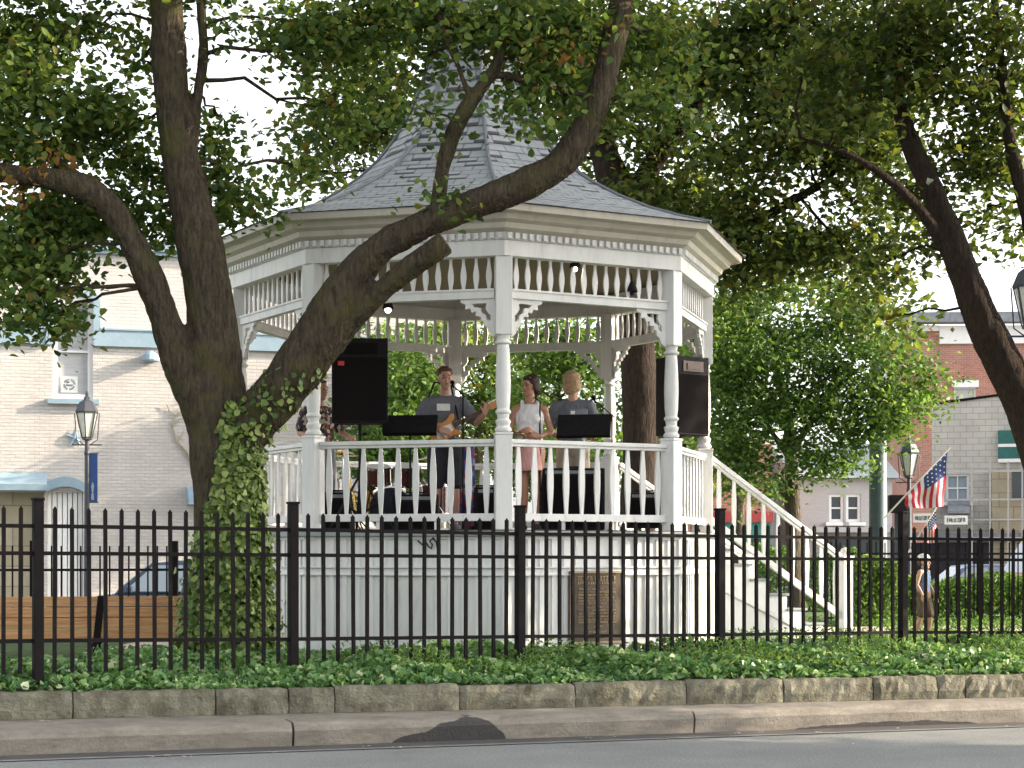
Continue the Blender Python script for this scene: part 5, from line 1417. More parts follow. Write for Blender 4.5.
# ------------------------------------------------------------------ cars
def car(name, label, cat, x, y, rot, paint, L=4.5, H=1.45, W=1.75, kind='sedan', group='cars parked on the street behind'):
    """front at local -x; low body, cabin, windows, wheels, lamps"""
    t = thing(name, label, cat, (x, y, 0), rot, group)
    if kind == 'sedan':
        prof = [(-.5, .22), (-.5, .42), (-.47, .50), (-.26, .60), (.36, .60), (.485, .62), (.5, .45), (.49, .22)]
        cab = [(-.24, .60), (-.10, .97), (.0, 1.0), (.16, .99), (.33, .62)]
    else:
        prof = [(-.5, .20), (-.5, .44), (-.47, .50), (-.33, .55), (.49, .56), (.5, .45), (.5, .2)]
        cab = [(-.33, .55), (-.22, .97), (-.10, 1.0), (.44, .98), (.485, .56)]
    def sec(pts, w0, w1, zr): return pts
    m = MB(); m.prism([(a * L, b * H) for a, b in prof], (0, 0, 0), (1, 0, 0), (0, 0, 1), (0, 1, 0), W); m.build('body', paint, t, local=True, bevel=.06)
    m = MB(); n = len(cab); vs = []
    for sy in (-1, 1):
        for a, b in cab:
            f_ = (b - cab[0][1]) / (1 - cab[0][1]); vs.append((a * L, sy * (W / 2 - .05 - .16 * f_), b * H))
    fs = [tuple(range(n)), tuple(range(2 * n - 1, n - 1, -1))] + [(i, (i + 1) % n, n + (i + 1) % n, n + i) for i in range(n)]
    m.add(vs, fs); cb = m.build('cabin', paint, t, local=True, bevel=.03)
    # windows
    def lerp2(p, q, f): return (p[0] + (q[0] - p[0]) * f, p[1] + (q[1] - p[1]) * f)
    zb, zt_ = .635 if kind == 'sedan' else .60, .945
    def xat(z, front):
        seg = (cab[0], cab[1]) if front else (cab[-1], cab[-2])
        f_ = (z - seg[0][1]) / (seg[1][1] - seg[0][1]); return seg[0][0] + (seg[1][0] - seg[0][0]) * f_
    xm = [xat(zb, 1) + .03, .02, .05, xat(zb, 0) - .03]; xt = [xat(zt_, 1) + .02, .02, .05, xat(zt_, 0) - .02]
    for sy in (-1, 1):
        for a in (0, 2):
            m = MB(); q = []
            for (xx, zz) in ((xm[a], zb), (xm[a + 1], zb), (xt[a + 1], zt_), (xt[a], zt_)):
                f_ = (zz - cab[0][1]) / (1 - cab[0][1]); q.append(Vector((xx * L, sy * (W / 2 - .05 - .16 * f_ + .006), zz * H)))
            o_ = Vector((0, sy * .012, 0)); m.add(q + [v + o_ for v in q], [(0, 1, 2, 3), (7, 6, 5, 4), (0, 4, 5, 1), (1, 5, 6, 2), (2, 6, 7, 3), (3, 7, 4, 0)]); m.build('side_window', M['glass_sky'], t, local=True)
    for fr in (1, 0):
        seg = (cab[0], cab[1]) if fr else (cab[-1], cab[-2]); q = []
        for f_, s_ in ((.1, -1), (.1, 1), (.9, 1), (.9, -1)):
            a, b = lerp2(seg[0], seg[1], f_); g_ = (b - cab[0][1]) / (1 - cab[0][1]); q.append(Vector((a * L, s_ * (W / 2 - .14 - .16 * g_), b * H)))
        n_ = (q[1] - q[0]).cross(q[3] - q[0]).normalized(); n_ *= .02 if (n_.x < 0) == bool(fr) else -.02
        m = MB(); m.add([v + n_ for v in q] + [v + n_ * .2 for v in q], [(0, 1, 2, 3), (7, 6, 5, 4), (0, 4, 5, 1), (1, 5, 6, 2), (2, 6, 7, 3), (3, 7, 4, 0)]); m.build('windscreen' if fr else 'rear_window', M['glass_sky'], t, local=True)
    for fx in (-.31, .30):
        for sy in (-1, 1):
            m = MB(); c_ = Vector((fx * L, sy * (W / 2 - .06), .32)); m.tube([c_ - Vector((0, .11, 0)), c_ - Vector((0, .09, 0)), c_ + Vector((0, .09, 0)), c_ + Vector((0, .11, 0))], [.27, .32, .32, .27], 20); wh = m.build('wheel', M['tyre'], t, local=True, smooth=False)
            m = MB(); m.tube([c_ + Vector((0, sy * .08, 0)), c_ + Vector((0, sy * .125, 0))], [.2, .17], 14); m.build('rim', M['chrome'], wh, local=True)
    for sy in (-1, 1):
        m = MB(); m.box((-.497 * L, sy * (W / 2 - .25), .44 * H), (.06, .32, .13)); m.build('headlight', M['lampglass'], t, local=True, bevel=.02)
        m = MB(); m.box((.497 * L, sy * (W / 2 - .22), .48 * H), (.05, .28, .12)); m.build('tail_light', M['redpaint'], t, local=True, bevel=.02)
        m = MB(); m.box((xm[0] * L + .1, sy * (W / 2 + .07), .66 * H), (.12, .18, .12)); m.build('mirror', paint, t, local=True, bevel=.02)
    m = MB(); m.box((-.49 * L, 0, .25 * H), (.1, W - .1, .18)); m.build('bumper', M['black'], t, local=True, bevel=.03)
    return t
car('parked_car', 'dark blue car behind the maple trunk by the white brick wall', 'car', -6.0, 34.6, R(3), M['car_dark'], L=4.7, H=1.50)
c = at(976, 575, 46); car('parked_car', 'blue car with pale windows parked beyond the clipped hedge', 'car', c.x, 46, R(2), M['car_blue'], H=1.38, W=1.75, L=4.3)
c = at(925, 575, 50); car('parked_car', 'silver car mostly hidden behind the walking child', 'car', c.x - 1.5, 51, R(2), M['car_silver'], H=1.42, L=4.4)
c = at(1030, 575, 43.5); car('parked_van', 'yellow van at the right edge beyond the hedge', 'van', c.x + 1.25, 44.3, R(3), M['car_yellow'], L=4.6, H=2.0, W=1.9, kind='van')

# ------------------------------------------------------------------ band equipment
def loudspeaker(label, c, rot, w_, h_, d_, badge=True):
    t = thing('loudspeaker', label, 'loudspeaker', c, rot, 'loudspeakers on stands')
    m = MB(); m.prism([(-w_ / 2, -d_ / 2), (w_ / 2, -d_ / 2), (w_ * .36, d_ / 2), (-w_ * .36, d_ / 2)], (0, 0, h_ / 2), (1, 0, 0), (0, 1, 0), (0, 0, 1), h_); m.build('cabinet', M['black'], t, local=True, bevel=.012)
    m = MB(); m.box((0, -d_ / 2 - .008, h_ * .40), (w_ - .05, .012, h_ * .74)); m.build('grille', M['grille'], t, local=True)
    m = MB(); m.box((0, -d_ / 2 - .006, h_ * .875), (w_ * .62, .01, h_ * .13)); m.box((0, -d_ / 2 - .016, h_ * .875), (w_ * .40, .01, h_ * .08)); m.build('horn', M['wood_dark'] if not badge else M['grille'], t, local=True)
    if badge: m = MB(); m.box((-w_ * .33, -d_ / 2 - .018, h_ * .70), (.075, .008, .05)); m.build('badge', M['red'], t, local=True)
    m = MB()
    for sx in (-1, 1): m.box((sx * (w_ / 2 - .02), -d_ / 2 + .03, h_ / 2), (.03, .03, h_ + .01))
    m.build('corner_trim', M['iron'], t, local=True)
    return t
def tripod(label, c, z0, z1, group='speaker stands', sp=.45):
    t = thing('speaker_stand', label, 'stand', (c.x, c.y, z0), 0, group)
    m = MB(); m.tube([(c.x, c.y, z0 + .12), (c.x, c.y, z1)], [.02, .018], 8); m.tube([(c.x, c.y, z0 + .62), (c.x, c.y, z0 + .74)], [.035, .035], 10); m.build('pole', M['black'], t)
    m = MB(); m.tube([(c.x + .03, c.y, z1 - .12), (c.x + .08, c.y, z1 - .12)], [.02, .02], 8); m.build('clamp_knob', M['black'], t)
    for k in range(3):
        a = R(100 + 120 * k); m = MB(); m.tube([(c.x, c.y, z0 + .68), (c.x + sp * math.cos(a), c.y + sp * math.sin(a), z0 + .01)], [.014, .014], 6); m.tube([(c.x, c.y, z0 + .2), (c.x + sp * .53 * math.cos(a), c.y + sp * .53 * math.sin(a), z0 + .33)], [.01, .01], 6); m.build('leg', M['black'], t)
sc_ = 22.7 / F
c1 = at(360, 424, 22.7); loudspeaker('black loudspeaker with a small red badge, left of the guitarist', c1, R(4), 56 * sc_, 84 * sc_, .42); tripod('black tripod stand under the left loudspeaker', c1, FL, c1.z)
c2_ = at(680, 436, 24.2); loudspeaker('black loudspeaker behind the right front post', c2_, R(38), .56, .99, .48, False); tripod('black tripod stand under the right loudspeaker', c2_ , FL, c2_.z, sp=.26)
def music_stand(label, px, py, Y, w_, h_, tilt=20, yaw=0, slip=True, cat='music stand'):
    c = at(px, py, Y); t = thing('music_stand', label, cat, (c.x, c.y, FL), 0, 'music stands')
    MX = Matrix.Rotation(R(yaw), 3, 'Z') @ Matrix.Rotation(R(-tilt), 3, 'X')
    m = MB(); m.box(c, (w_, .012, h_), MX); m.box(c + MX @ Vector((0, .03, -h_ / 2)), (w_, .06, .012), MX); ds = m.build('desk', M['black'], t)
    if slip:
        m = MB(); m.box(c + MX @ Vector((-w_ * .12, .0, h_ / 2 + .035)), (.22, .01, .07), MX); m.build('label_card', M['greycloth'], ds)
        m = MB(); m.box(c + MX @ Vector((-w_ * .12 - .07, -.008, h_ / 2 + .025)), (.05, .01, .04), MX); m.build('card_mark', M['paper'], ds)
    m = MB(); m.tube([(c.x, c.y + .05, FL + .1), (c.x, c.y + .05, c.z)], [.012, .012], 8); m.build('pole', M['chrome'] if slip else M['black'], t)
    for k in range(3): a = R(30 + 120 * k); m = MB(); m.tube([(c.x, c.y + .05, FL + .22), (c.x + .28 * math.cos(a), c.y + .05 + .28 * math.sin(a), FL + .01)], [.009, .009], 6); m.build('leg', M['black'], t)
music_stand('wide black music stand left of the guitarist', 410, 424, 22.95, .66, .25, 30, -6, False)
music_stand('black music stand with a small pale card in front of the sandy haired performer', 584, 425, 22.95, .66, .28, 22, -14)
def mic_stand(label, px, ptop, Y, dx=0, dz=0):
    c = at(px, ptop, Y); t = thing('microphone_stand', label, 'microphone stand', (c.x, c.y, FL), 0, 'microphone stands')
    m = MB(); m.tube([(c.x, c.y, FL + .02), (c.x, c.y, c.z)], [.010, .009], 8); m.lathe((c.x, c.y, 0), [(.13, FL + .002), (.13, FL + .02), (.03, FL + .035)], 16); m.build('pole', M['black'], t)
    e = Vector((c.x, c.y, c.z)) + Vector((dx, .1, dz)); m = MB(); m.tube([(c.x - dx * .2, c.y - .02, c.z - dz * .2), e], [.007, .007], 6); m.build('boom', M['black'], t)
    m = MB(); m.tube([e - Vector((.0, .02, .02)), e + Vector((dx * .1, .08, .04))], [.011, .018], 8); m.sphere(e + Vector((dx * .12, .1, .05)), .027, 8, 6); m.build('microphone', M['grille'], t)
mic_stand('microphone stand in front of the guitarist', 463, 395, 22.95, -.12, .12)
mic_stand('microphone stand beside the woman in the white tank top', 540, 402, 22.95, -.08, .08)
mic_stand('microphone stand by the sandy haired performer', 612, 415, 23.6, -.2, .18)
def cabinet(name, label, a, b, Y, dep, mat, extra=None):
    A, B = at(*a, Y), at(*b, Y); t = thing(name, label, 'amplifier', ((A.x + B.x) / 2, Y + dep / 2, FL))
    z0 = max(FL + .002, B.z); m = MB(); m.box(((A.x + B.x) / 2, Y + dep / 2, (A.z + z0) / 2), (B.x - A.x, dep, A.z - z0)); m.build('cabinet', mat, t, bevel=.015)
    m = MB(); m.box(((A.x + B.x) / 2, Y - .006, (A.z + z0) / 2 - .03), (B.x - A.x - .08, .012, A.z - z0 - .14)); m.build('grille', M['grille'], t)
    m = MB(); m.box(((A.x + B.x) / 2, Y - .008, A.z - .05), (B.x - A.x - .1, .012, .04)); m.build('control_panel', M['greycloth'], t)
    m = MB(); m.bar(((A.x + B.x) / 2 - .12, Y + dep / 2, A.z + .02), ((A.x + B.x) / 2 + .12, Y + dep / 2, A.z + .02), .03, .02); m.build('handle', M['black'], t)
cabinet('amplifier', 'large black amplifier behind the railing below the sandy haired performer', (541, 468), (605, 530), 23.0, .4, M['black'])
cabinet('equipment_case', 'low black equipment case on the deck in front of the drum kit', (392, 494), (438, 530), 22.75, .3, M['black'])
cabinet('equipment_case', 'dark equipment case added to darken the deck at the feet of the performer in the patterned shirt', (322, 492), (350, 530), 22.9, .3, M['black'])  # case added to darken the stage behind the balusters
cabinet('amplifier', 'small black amplifier at the guitarist\'s right by the middle post', (474, 487), (497, 530), 23.1, .3, M['black'])
cabinet('amplifier', 'black equipment case low behind the railing next to the right front post', (628, 492), (662, 528), 24.0, .4, M['black'])
# drum kit behind the left railing
dc = at(392, 500, 23.9)
dk = thing('drum_kit', 'drum kit with brass cymbals behind the railing left of the guitarist', 'drum kit', (dc.x, dc.y, FL))
def drum(nm, c, r, h, tilt=0, shell='drum_shell', axis='z', head='drum_skin'):
    c = Vector(c); MX = Matrix.Rotation(R(90), 3, 'X') if axis == 'y' else Matrix.Rotation(R(tilt), 3, 'X')
    m = MB(); ax = MX @ Vector((0, 0, 1)); m.tube([c - ax * h / 2, c + ax * h / 2], [r, r], 24); o = m.build(nm, M[shell], dk, smooth=False)
    for s_ in (-1, 1):
        m = MB(); m.tube([c + ax * s_ * (h / 2 + .002), c + ax * s_ * (h / 2 + .012)], [r * .97, r * .97], 24); m.build('drum_head', M[head], o)
    m = MB()
    for s_ in (-1, 1): m.tube([c + ax * s_ * (h / 2 - .02), c + ax * s_ * (h / 2 + .006)], [r + .012, r + .012], 24)
    for k in range(8):
        a = k * math.pi / 4; d_ = MX @ Vector((math.cos(a), math.sin(a), 0)); m.bar(c + d_ * (r + .012) - ax * h * .42, c + d_ * (r + .012) + ax * h * .42, .012, .012)
    m.build('hoop', M['chrome'], o)
X, Y_ = dc.x, dc.y
drum('bass_drum', (X, Y_, FL + .29), .28, .40, axis='y', head='darkcloth')
drum('tom_drum', (X - .17, Y_ - .02, FL + .72), .15, .22, 15); drum('tom_drum', (X + .19, Y_ - .02, FL + .72), .16, .24, 15)
drum('floor_tom', (X + .52, Y_ + .35, FL + .42), .2, .38); drum('snare_drum', (X - .50, Y_ + .25, FL + .60), .18, .14, shell='chrome')
for (dx, dy, z, r, tl) in ((-.62, .0, 1.02, .22, 10), (.55, -.02, .98, .24, -12), (-.62, .0, .98, .19, 0)):
    m = MB(); c = Vector((X + dx, Y_ + dy, FL + z)); MX = Matrix.Rotation(R(tl), 3, 'Y'); vs = []
    prof_ = [(r, -.012), (r * .5, .0), (.05, .008), (.03, .022), (.0001, .026)]
    mm = MB(); mm.lathe((0, 0, 0), prof_ + [(.0001, .022), (r, -.015)], 24); m.add([MX @ v + c for v in mm.v], mm.f); m.build('cymbal', M['brass'], dk, smooth=False)
    m = MB(); m.tube([c + Vector((0, 0, .04)), (c.x, c.y, FL + .3)], [.011, .013], 8)
    for k in range(3): a = R(20 + 120 * k); m.tube([(c.x, c.y, FL + .4), (c.x + .25 * math.cos(a), c.y + .25 * math.sin(a), FL + .01)], [.009, .009], 6)
    m.build('cymbal_stand', M['chrome'], dk)
# saxophone on its stand, catching the light
sx = at(352, 480, 23.3); t = thing('saxophone', 'brass saxophone on a floor stand behind the left railing', 'saxophone', (sx.x, sx.y, FL))
m = MB(); b_ = [Vector((sx.x + a, sx.y, FL + z)) for a, z in ((-.20, 1.0), (-.15, 1.04), (-.11, 1.0), (-.06, .75), (.0, .45), (.03, .28), (.09, .22), (.15, .27), (.18, .40), (.20, .52), (.23, .58))]
b_, rr_ = smooth_path(b_, [.012, .012, .014, .02, .028, .034, .038, .042, .05, .062, .09]); m.tube(b_, rr_, 14, cap=False); so_ = m.build('body', M['brass'], t, smooth=True)
m = MB()
for i in range(12): p = b_[12 + i]; m.sphere(p + Vector((0, -.035, 0)), (.016, .01, .016), 8, 5)
m.build('keys', M['chrome'], so_)
m = MB(); m.tube([(sx.x + .08, sx.y + .03, FL + .55), (sx.x + .08, sx.y + .05, FL + .15)], [.01, .01], 6)
for k in range(3): a = R(50 + 120 * k); m.tube([(sx.x + .08, sx.y + .05, FL + .16), (sx.x + .08 + .2 * math.cos(a), sx.y + .05 + .2 * math.sin(a), FL + .01)], [.009, .009], 6)
m.build('floor_stand', M['black'], t)
# patterned cloth over a case beside the guitarist
A_, B_ = at(457, 446, 23.55), at(474, 512, 23.55); t = thing('draped_cloth', 'blue and red patterned cloth hanging behind the railing at the guitarist\'s left hip', 'cloth', ((A_.x + B_.x) / 2, 23.55, FL))
m = MB(); nx_, nz_ = 14, 12
for i in range(nx_ + 1):
    for j in range(nz_ + 1):
        u, v = i / nx_, j / nz_; m.v.append(Vector((A_.x + (B_.x - A_.x) * u * (1 + .15 * v), 23.55 + .03 * math.sin(u * 14 + v * 2), A_.z + (FL + .03 - A_.z) * v)))
for i in range(nx_):
    for j in range(nz_): m.f.append([i * (nz_ + 1) + j, (i + 1) * (nz_ + 1) + j, (i + 1) * (nz_ + 1) + j + 1, i * (nz_ + 1) + j + 1]); m.mi.append(0)
o = m.build('fabric', M['floral'], t, fixn=False, smooth=True); q = o.modifiers.new('t', 'SOLIDIFY'); q.thickness = .01
m = MB(); m.bar((A_.x - .03, 23.56, A_.z), (B_.x + .04, 23.56, A_.z), .02, .02); m.bar(((A_.x + B_.x) / 2, 23.62, FL), ((A_.x + B_.x) / 2, 23.62, A_.z), .03, .03, up=(0, 1, 0)); m.build('hanger', M['black'], t)
# cables on the deck
m = MB()
for q in range(5):
    p0 = Vector((random.uniform(-2, 1.3), 22.4 + random.uniform(.2, .8), FL + .012)); pts = [p0]
    for i in range(14): p0 = p0 + Vector((random.uniform(-.16, .22), random.uniform(-.12, .12), 0)); pts.append(p0)
    m.tube(pts, [.009] * 15, 6)
tag(m.build('cables', M['black'], None), 'black cables lying loose on the bandstand deck', 'cables', kind='stuff')
# loop of cable hanging out over the base
p = at(426, 545, 21.15); m = MB()
al7, nr7 = facet(7)
k_ = (428 - 512) / F; o_ = G + nr7 * (RB * cosf + .03); t_ = (o_.y * k_ - o_.x) / (al7.x - k_ * al7.y); p = o_ + al7 * t_
pts = [(-.12, 1.76), (-.06, 1.71), (-.02, 1.74), (.0, 1.70), (.04, 1.67), (.05, 1.72), (.02, 1.75), (.06, 1.79), (.10, 1.74), (.11, 1.68)]
m.tube([Vector((p.x, p.y, z)) + al7 * u for u, z in pts], [.009] * len(pts), 6)
tag(m.build('cable_loop', M['black'], None), 'short dark tangled cable end hooked on the white bandstand base', 'cable')

# ------------------------------------------------------------------ people
def cap(mb, p0, r0, p1, r1, n=12, sq=1.0):
    p0, p1 = Vector(p0), Vector(p1); d = (p1 - p0); L = d.length
    if L < 1e-5: mb.sphere(p0, r0, n, 8); return
    d.normalize(); k = 4
    pts = []; rs = []
    for i in range(k): a = math.pi / 2 * (1 - i / k); pts.append(p0 - d * r0 * math.sin(a)); rs.append(max(.0008, r0 * math.cos(a)))
    pts.append(p0); rs.append(r0); pts.append(p1); rs.append(r1)
    for i in range(1, k + 1): a = math.pi / 2 * i / k; pts.append(p1 + d * r1 * math.sin(a)); rs.append(max(.0008, r1 * math.cos(a)))
    mb.tube(pts, rs, n, sq=sq)
def chain(mb, pts, rs, add=0.0):
    for i in range(len(pts) - 1): cap(mb, pts[i], rs[i] + add, pts[i + 1], rs[i + 1] + add)
def hand(mb, wrist, dirv, palm, s=1.0, curl=.6, thumb=1):
    """palm + five bent fingers; dirv: towards the fingers, palm: normal of the palm, the fingers curl towards it"""
    w = Vector(wrist); d = Vector(dirv).normalized(); n = Vector(palm); n = (n - d * n.dot(d)).normalized(); sd_ = d.cross(n) * thumb
    pc = w + d * .045 * s
    for k in (-1.5, -.5, .5, 1.5): cap(mb, w + sd_ * .010 * k * s, .017 * s, w + d * .085 * s + sd_ * .019 * k * s, .0125 * s, 8)
    for k, ln in zip((1.5, .5, -.5, -1.5), (.068, .078, .073, .056)):
        a = w + d * .085 * s + sd_ * .020 * k * s; c = curl; seg = ln * s / 3 * 1.15; p = a; ang = c * .5; r = .0098 * s
        for j in range(3):
            q = p + (d * math.cos(ang) + n * math.sin(ang)) * seg; cap(mb, p, r, q, r * .92, 8); p = q; ang += c; r *= .92
    a = w + d * .025 * s + sd_ * .030 * s; b = a + (d * .6 + sd_ * .7 + n * .3).normalized() * .038 * s; c = b + (d * .9 + sd_ * .1 + n * .5).normalized() * .032 * s
    cap(mb, a, .014 * s, b, .0115 * s, 8); cap(mb, b, .0115 * s, c, .0095 * s, 8)
def person(label, foot, yaw, H, J, skin, clothes, hair, look=0, tilt=0, female=False, group=None, childish=False):
    """J: joints in metres for a 1.75 m adult, x = figure's left when facing -y (picture right), y away, z up.
       clothes: (name, material, kind)"""
    t = thing('person', label, 'person', foot, yaw, group)
    s = H / 1.75
    hs = s * (1.22 if childish else 1.0)
    V = lambda k: Vector(J[k]) * s
    sh = (.165 if female else .19) * s; hp = (.105 if female else .095) * s
    pel, che, nk, hd = V('pelvis'), V('chest'), V('neck'), V('head')
    LS, RS = V('shoulder_l'), V('shoulder_r')
    body = MB()
    # trunk
    cap_e = lambda c, r: body.sphere(c, tuple(x * s for x in r), 16, 12)
    cap_e(pel + Vector((0, 0, .02)), (.165, .115, .13)); cap_e(pel.lerp(che, .5), (.135 if female else .15, .10, .19)); cap_e(che, (.155 if female else .175, .11, .17))
    chain(body, [LS, che + Vector((0, 0, .115 * s)), RS], [.052 * s, .070 * s, .052 * s])
    if female:
        for k in (-1, 1): body.sphere(che + Vector((.07 * k, -.07, -.01)) * s, .055 * s, 12, 10)
    cap(body, nk - Vector((0, 0, .06 * s)), .062 * s, nk + (hd - nk) * .55, .052 * s)
    MXh = Matrix.Rotation(R(look), 3, 'Z') @ Matrix.Rotation(R(tilt), 3, 'X')
    def hpnt(x, y, z): return hd + MXh @ (Vector((x, y, z)) * hs)
    def hsph(x, y, z, r): 
        mm = MB(); mm.sphere((0, 0, 0), tuple(a * hs for a in r), 16, 12); body.add([MXh @ v + hpnt(x, y, z) for v in mm.v], mm.f)
    hsph(0, .012, .025, (.075, .095, .098)); hsph(0, -.02, -.045, (.058, .068, .070)); hsph(0, -.060, -.092, (.028, .024, .022))
    hsph(0, -.094, -.018, (.013, .020, .018)); hsph(0, -.084, .004, (.009, .014, .022))
    hsph(0, -.080, .034, (.055, .016, .012)); hsph(0, -.079, -.055, (.026, .012, .010))
    for k in (-1, 1): hsph(.078 * k, .008, -.012, (.010, .020, .033)); hsph(.042 * k, -.06, -.025, (.022, .02, .02))
    # arms and legs
    for a, th in (('l', 1), ('r', -1)):
        S_, E_, W_ = V('shoulder_' + a), V('elbow_' + a), V('wrist_' + a)
        chain(body, [S_, S_.lerp(E_, .35), E_, E_.lerp(W_, .3), W_], [x * s for x in ((.050, .047, .037, .039, .026) if not female else (.042, .040, .033, .034, .023))])
        hd_ = Vector(J['hand_' + a][0]); pn = Vector(J['hand_' + a][1]); hand(body, W_, hd_, pn, s * (1.0 if not childish else 1.1), J.get('curl_' + a, .55), J.get('thumb_' + a, th))
        Hh, K_, A_ = V('hip_' + a), V('knee_' + a), V('ankle_' + a)
        chain(body, [Hh, Hh.lerp(K_, .4), K_, K_.lerp(A_, .3), A_], [x * s for x in (.088, .078, .054, .056, .036)])
        toe = V('toe_' + a); cap(body, A_ + Vector((0, 0, -.03)) * s, .04 * s, toe, .034 * s); 
    remesh(body, 'body', M[skin], t, .0085 * max(s, .75), 3, local=True)
    # face details
    fm = MB()
    for k in (-1, 1):
        mm = MB(); mm.sphere((0, 0, 0), (.011 * hs, .006 * hs, .007 * hs), 8, 6); fm.add([MXh @ v + hpnt(.031 * k, -.083, .006) for v in mm.v], mm.f)
        mm = MB(); mm.sphere((0, 0, 0), (.018 * hs, .005 * hs, .004 * hs), 8, 6); fm.add([MXh @ v + hpnt(.032 * k, -.090, .032) for v in mm.v], mm.f)
    fm.build('eyes', M['eye'], t, local=True, smooth=True)
    fm = MB(); mm = MB(); mm.sphere((0, 0, 0), (.024 * hs, .006 * hs, .007 * hs), 10, 6); fm.add([MXh @ v + hpnt(0, -.090, -.055) for v in mm.v], mm.f); fm.build('mouth', M['lips'], t, local=True, smooth=True)
    # hair
    hm = MB()
    def hh(x, y, z, r):
        mm = MB(); mm.sphere((0, 0, 0), tuple(a * hs for a in r), 14, 10); hm.add([MXh @ v + hpnt(x, y, z) for v in mm.v], mm.f)
    hmat, style = hair
    if style == 'short': hh(0, .030, .055, (.084, .092, .082)); hh(0, .055, .0, (.078, .062, .07)); hh(0, -.045, .098, (.055, .035, .022))
    elif style == 'full': hh(0, .028, .052, (.096, .098, .088)); hh(0, .065, -.01, (.09, .06, .09)); hh(.072, .03, .0, (.024, .05, .06)); hh(-.072, .03, .0, (.024, .05, .06)); hh(0, -.05, .095, (.06, .035, .028))
    elif style == 'bob': hh(0, .028, .045, (.102, .104, .098)); hh(0, .055, -.045, (.092, .068, .085)); hh(.082, .02, -.02, (.022, .06, .075)); hh(-.082, .02, -.02, (.022, .06, .075)); hh(0, -.055, .09, (.066, .035, .03))
    for _ in range(60):
        a = random.uniform(0, 6.28); e = random.uniform(.1, 1.4); r_ = .088
        x_, y_, z_ = r_ * math.cos(a) * math.cos(e), .03 + r_ * math.sin(a) * math.cos(e), .05 + .088 * math.sin(e)
        if y_ < -.035 and z_ < .10: continue
        hh(x_, y_, z_, (.013, .013, .012))
    remesh(hm, 'hair', M[hmat], t, .007, 2, local=True)
    # clothes: inflated copies of the parts they cover
    for nm, mat, kind in clothes:
        c = MB(); ad = .014 * s
        es = lambda p, r: c.sphere(p, tuple(x * s + ad for x in r), 16, 12)
        if kind in ('tee', 'tank', 'longtee', 'jacket'):
            es(pel + Vector((0, 0, .03)), (.16, .112, .11)); es(pel.lerp(che, .5), (.142 if female else .155, .104, .19)); es(che, (.157 if female else .178, .112, .165))
            if kind == 'tank':
                for k in (-1, 1): c.sphere(che + Vector((.065 * k, -.062, -.01)) * s, .066 * s, 12, 10)
                for k in (-1, 1):
                    b_ = che + Vector((.085 * k, -.07, .08)) * s; u_ = che + Vector((.088 * k, 0, .195)) * s; d_ = che + Vector((.085 * k, .09, .08)) * s
                    chain(c, [b_, u_, d_], [.024 * s, .022 * s, .024 * s])
            else:
                chain(c, [LS, che + Vector((0, 0, .115 * s)), RS], [.052 * s, .070 * s, .052 * s], ad)
                for a in 'lr':
                    S_, E_, W_ = V('shoulder_' + a), V('elbow_' + a), V('wrist_' + a)
                    if kind == 'tee': chain(c, [S_, S_.lerp(E_, .75)], [.056 * s, .056 * s], ad)
                    else: chain(c, [S_, E_, W_], [.052 * s, .042 * s, .032 * s], ad)
        if kind in ('shorts', 'trousers'):
            es(pel + Vector((0, 0, .0)), (.168, .118, .13))
            for a in 'lr':
                Hh, K_, A_ = V('hip_' + a), V('knee_' + a), V('ankle_' + a)
                if kind == 'shorts': chain(c, [Hh, Hh.lerp(K_, .88)], [.092 * s, .082 * s], ad)
                else: chain(c, [Hh, Hh.lerp(K_, .4), K_, A_], [.09 * s, .082 * s, .064 * s, .056 * s], ad)
        if kind == 'skirt':
            zz_ = [pel.z + q * s for q in (.12, .06, -.02, -.12, -.24, -.27)]; rx = [(q) * s + ad for q in (.128, .150, .172, .182, .192, .186)]
            c.tube([(pel.x + (.002 if i % 2 else 0), pel.y, z) for i, z in enumerate(zz_)], rx, 24, sq=.72)
        if kind == 'shoes':
            for a in 'lr':
                A_, T_ = V('ankle_' + a), V('toe_' + a); cap(c, A_ + Vector((0, 0, -.035)) * s, .05 * s, T_ + Vector((0, 0, -.002)) * s, .043 * s)
        if kind == 'cap':
            mm = MB(); mm.sphere((0, 0, 0), (.10 * hs, .11 * hs, .075 * hs), 14, 10); c.add([MXh @ v + hpnt(0, .015, .075) for v in mm.v], mm.f)
            mm = MB(); mm.sphere((0, 0, 0), (.065 * hs, .075 * hs, .010 * hs), 14, 8); c.add([MXh @ v + hpnt(0, -.115, .055) for v in mm.v], mm.f)
        remesh(c, nm, M[mat], t, .010, 4, local=True)
    return t
def stand(dx=0.0, w=.10, lean=0):
    return dict(pelvis=(0, 0, .95), chest=(0, 0 + lean, 1.28), neck=(0, .01 + lean, 1.47), head=(0, -.01 + lean, 1.64),
        shoulder_l=(.185, lean, 1.385), shoulder_r=(-.185, lean, 1.385), hip_l=(.09, 0, .90), hip_r=(-.09, 0, .90), knee_l=(w, -.02, .49), knee_r=(-w, -.02, .49),
        ankle_l=(w + .01, .02, .08), ankle_r=(-w - .01, .02, .08), toe_l=(w + .03, -.14, .035), toe_r=(-w - .03, -.14, .035),
        elbow_l=(.25, .03, 1.14), wrist_l=(.24, -.10, .92), elbow_r=(-.25, .03, 1.14), wrist_r=(-.24, -.10, .92), hand_l=((0, -.3, -1), (-1, 0, 0)), hand_r=((0, -.3, -1), (1, 0, 0)))
def pfoot(px, Y, z=FL): c = at(px, 500, Y); return (c.x, Y, z)

